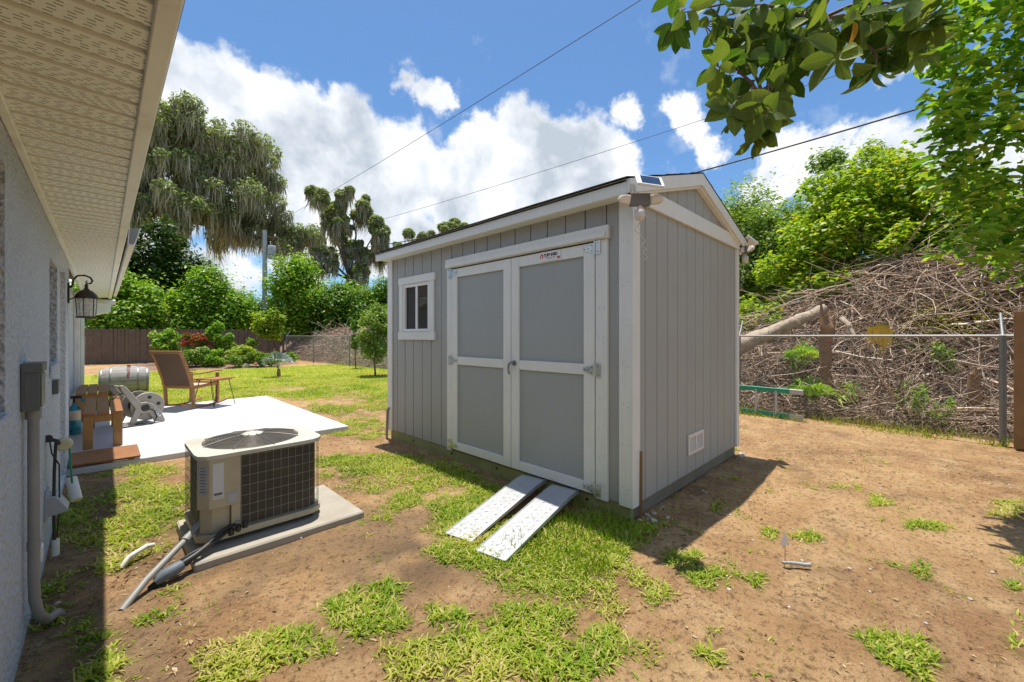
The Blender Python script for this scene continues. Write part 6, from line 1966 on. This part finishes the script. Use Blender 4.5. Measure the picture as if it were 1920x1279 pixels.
# ================================================================== GRASS AND LITTER
def blades(xlo, xhi, ylo, yhi, dens, hgt, wid, thr=.25, lean=.6, simple_=False):
    n = int((xhi - xlo) * (yhi - ylo) * dens)
    x_ = rng.uniform(xlo, xhi, n); y_ = rng.uniform(ylo, yhi, n)
    m_ = grass_mask(x_, y_)
    keep = rng.random(n) < np.where(m_ > thr, m_, m_ * .5) ** 1.2 + .030 * sstep(fbm(x_ * 2.7, y_ * 2.7, 15, 4), .50, .66)
    # keep off slabs and buildings
    keep &= ~((x_ > -.4) & (x_ < 2.64) & (y_ > 6.1) & (y_ < 10.52))
    keep &= ~((x_ > .33) & (x_ < 1.46) & (y_ > 3.02) & (y_ < 3.9))
    keep &= ~((x_ > 2.84) & (x_ < 5.3) & (y_ > 1.56) & (y_ < 5.22))
    keep &= x_ > -.25
    x_, y_, m_ = x_[keep], y_[keep], m_[keep]
    n = len(x_)
    P = np.stack([x_, y_, ground_z(x_, y_) - .004], 1)
    h = hgt * rng.uniform(.4, 1.3, n) * (.42 + .7 * m_)
    a = rng.uniform(0, 2 * math.pi, n)
    tilt = np.abs(rng.normal(lean, .35, n))
    D = np.stack([np.cos(a) * np.sin(tilt), np.sin(a) * np.sin(tilt), np.cos(tilt)], 1)
    b2 = a + rng.normal(math.pi / 2, .5, n)
    S = np.stack([np.cos(b2), np.sin(b2), np.zeros(n)], 1) * (wid * rng.uniform(.6, 1.3, n))[:, None]
    v = np.clip(.24 + .32 * rng.random(n) + .95 * (fbm(x_ * 2.2, y_ * 2.2, 63, 4) - .42) + .18 * rng.random(n) ** 3 * 2, 0, 1)
    v = np.where(rng.random(n) < .17, rng.uniform(.85, 1, n), v)
    mid = P + D * (h * .6)[:, None]
    droop = np.stack([np.cos(a), np.sin(a), -.35 * np.ones(n)], 1)
    tip = P + D * h[:, None] + droop * (h * .35)[:, None]
    tip[:, 2] = np.maximum(tip[:, 2], P[:, 2] + .006)
    if simple_:
        V = np.stack([P - S * .5, P + S * .5, tip], 1).reshape(-1, 3)
        return V, None, np.arange(n * 3).reshape(-1, 3), np.repeat(v, 3)
    V = np.stack([P - S * .4, P + S * .4, mid + S * .5, mid - S * .5, tip], 1).reshape(-1, 3)
    i_ = np.arange(n)[:, None] * 5
    return V, i_ + np.array([[0, 1, 2, 3]]), i_ + np.array([[3, 2, 4]]), np.repeat(v, 5)


G = [blades(-.25, 6.5, -.9, 3.2, 10500, .046, .0085, .25, .9), blades(-.25, 4.0, 3.2, 7.0, 6500, .046, .0095, .25, .9),
     blades(2.3, 9.0, 7.0, 13.0, 1500, .06, .013), blades(-1, 9, 10.5, 15, 1000, .06, .015), blades(-2, 8.5, 15, 23, 420, .07, .024, .2, .6, True)]
V = []; Q = []; T_ = []; A_ = []; off = 0
for v, q, t_, a in G:
    V.append(v); A_.append(a)
    if q is not None: Q.append(q + off)
    T_.append(t_ + off); off += len(v)
gr = big_mesh('grass', np.concatenate(V), np.concatenate(Q), 'grass', None, {'v': np.concatenate(A_)}, False, np.concatenate(T_))
tag(gr, 'patchy green turf growing over the yard', 'grass', kind='stuff')

# long tufts in the shade of the ramps and the shed
n = 1500
x_ = np.concatenate([rng.uniform(1.9, 2.8, n), rng.uniform(2.35, 2.82, n // 2)]); y_ = np.concatenate([rng.uniform(1.3, 2.0, n), rng.uniform(1.45, 4.2, n // 2)])
keep = rng.random(len(x_)) < sstep(fbm(x_ * 3, y_ * 3, 71, 3), .35, .6)
x_, y_ = x_[keep], y_[keep]; n = len(x_)
P = np.stack([x_, y_, ground_z(x_, y_) - .004], 1)
U = unit(rng.normal(size=(n, 3)) * np.array([.55, .55, .2]) + np.array([0, 0, .9]))
L_ = rng.uniform(.05, .11, n)
V, Q, A_ = leaf_arrays(P + U * (L_ * .5)[:, None], unit(rng.normal(size=(n, 3)) * np.array([1, 1, .2])), L_, .007, False, U, .1, rng.uniform(.1, .6, n))
tag(big_mesh('grass', V, Q, 'grass', None, {'v': A_}), 'longer green grass tufts round the ramps and shed doors', 'grass', kind='stuff')

# dry leaf and straw litter
def litter(n, xlo, xhi, ylo, yhi, size):
    x_ = rng.uniform(xlo, xhi, n); y_ = rng.uniform(ylo, yhi, n)
    keep = rng.random(n) < (.15 + .85 * sstep(fbm(x_ * 1.8, y_ * 1.8, 88, 4), .40, .62))
    keep &= ~((x_ > -.4) & (x_ < 2.64) & (y_ > 6.1) & (y_ < 10.52)) & ~((x_ > .33) & (x_ < 1.46) & (y_ > 3.02) & (y_ < 3.9)) & ~((x_ > 2.8) & (x_ < 5.3) & (y_ > 1.56) & (y_ < 5.22))
    x_, y_ = x_[keep], y_[keep]; n = len(x_)
    P = np.stack([x_, y_, ground_z(x_, y_) + rng.uniform(.002, .008, n)], 1)
    L_ = size * rng.uniform(.35, 1.5, n)
    W_ = L_ * rng.choice([.10, .16, .45], n, p=[.55, .3, .15])
    return leaf_arrays(P, unit(rdir(n) * .30 + np.array([0, 0, 1])), L_, W_, False, None, .25, rng.random(n))


V, Q, A_ = merge([litter(30000, -.25, 7.5, -1.0, 4.2, .022), litter(26000, -.25, 5.0, -.6, 3.4, .011), litter(9000, -.25, 3.0, 3.0, 6.2, .022), litter(9000, 5.0, 8.7, -1.5, 6, .030), litter(5000, -.25, .35, 2.0, 6.1, .035)])
tag(big_mesh('leaf_litter', V, Q, 'litter', None, {'v': A_}), 'dry straw and leaf litter scattered over the bare soil', 'litter', kind='stuff')

# pebbles and rubble near the shed corners
pb = bmesh.new()
for (cx_, cy_, sx_, n_, s0_) in ((2.98, 1.46, .07, 9, .022), (5.32, 1.48, .07, 8, .022), (3.9, 1.5, .5, 10, .012), (3.8, 1.3, 1.2, 24, .009), (1.5, 1.2, 1.5, 22, .008), (4.2, .3, 1.6, 30, .009), (.2, 3.2, .5, 10, .011)):
    for k in range(n_):
        x_ = random.gauss(cx_, sx_); y_ = random.gauss(cy_, sx_ * .6)
        if y_ > 1.53 and x_ > 2.8: y_ = 1.50
        r_ = s0_ * random.uniform(.6, 1.5)
        ret_ = bmesh.ops.create_icosphere(pb, subdivisions=1, radius=r_, matrix=Matrix.Translation((x_, y_, gz1(x_, y_) + r_ * .3)) @ Matrix.Rotation(random.uniform(0, 6), 4, 'Z') @ Matrix.Diagonal((1, random.uniform(.6, 1), random.uniform(.4, .7), 1)))
        for v_ in ret_['verts']: v_.co += Vector((random.uniform(-1, 1), random.uniform(-1, 1), random.uniform(-1, 1))) * r_ * .18
me = bpy.data.meshes.new('pebbles'); pb.to_mesh(me); pb.free(); me.materials.append(M('pebble'))
o = bpy.data.objects.new('pebbles', me); COL.objects.link(o)
tag(o, 'small pale stones strewn by the shed and over the soil', 'pebbles', kind='stuff')
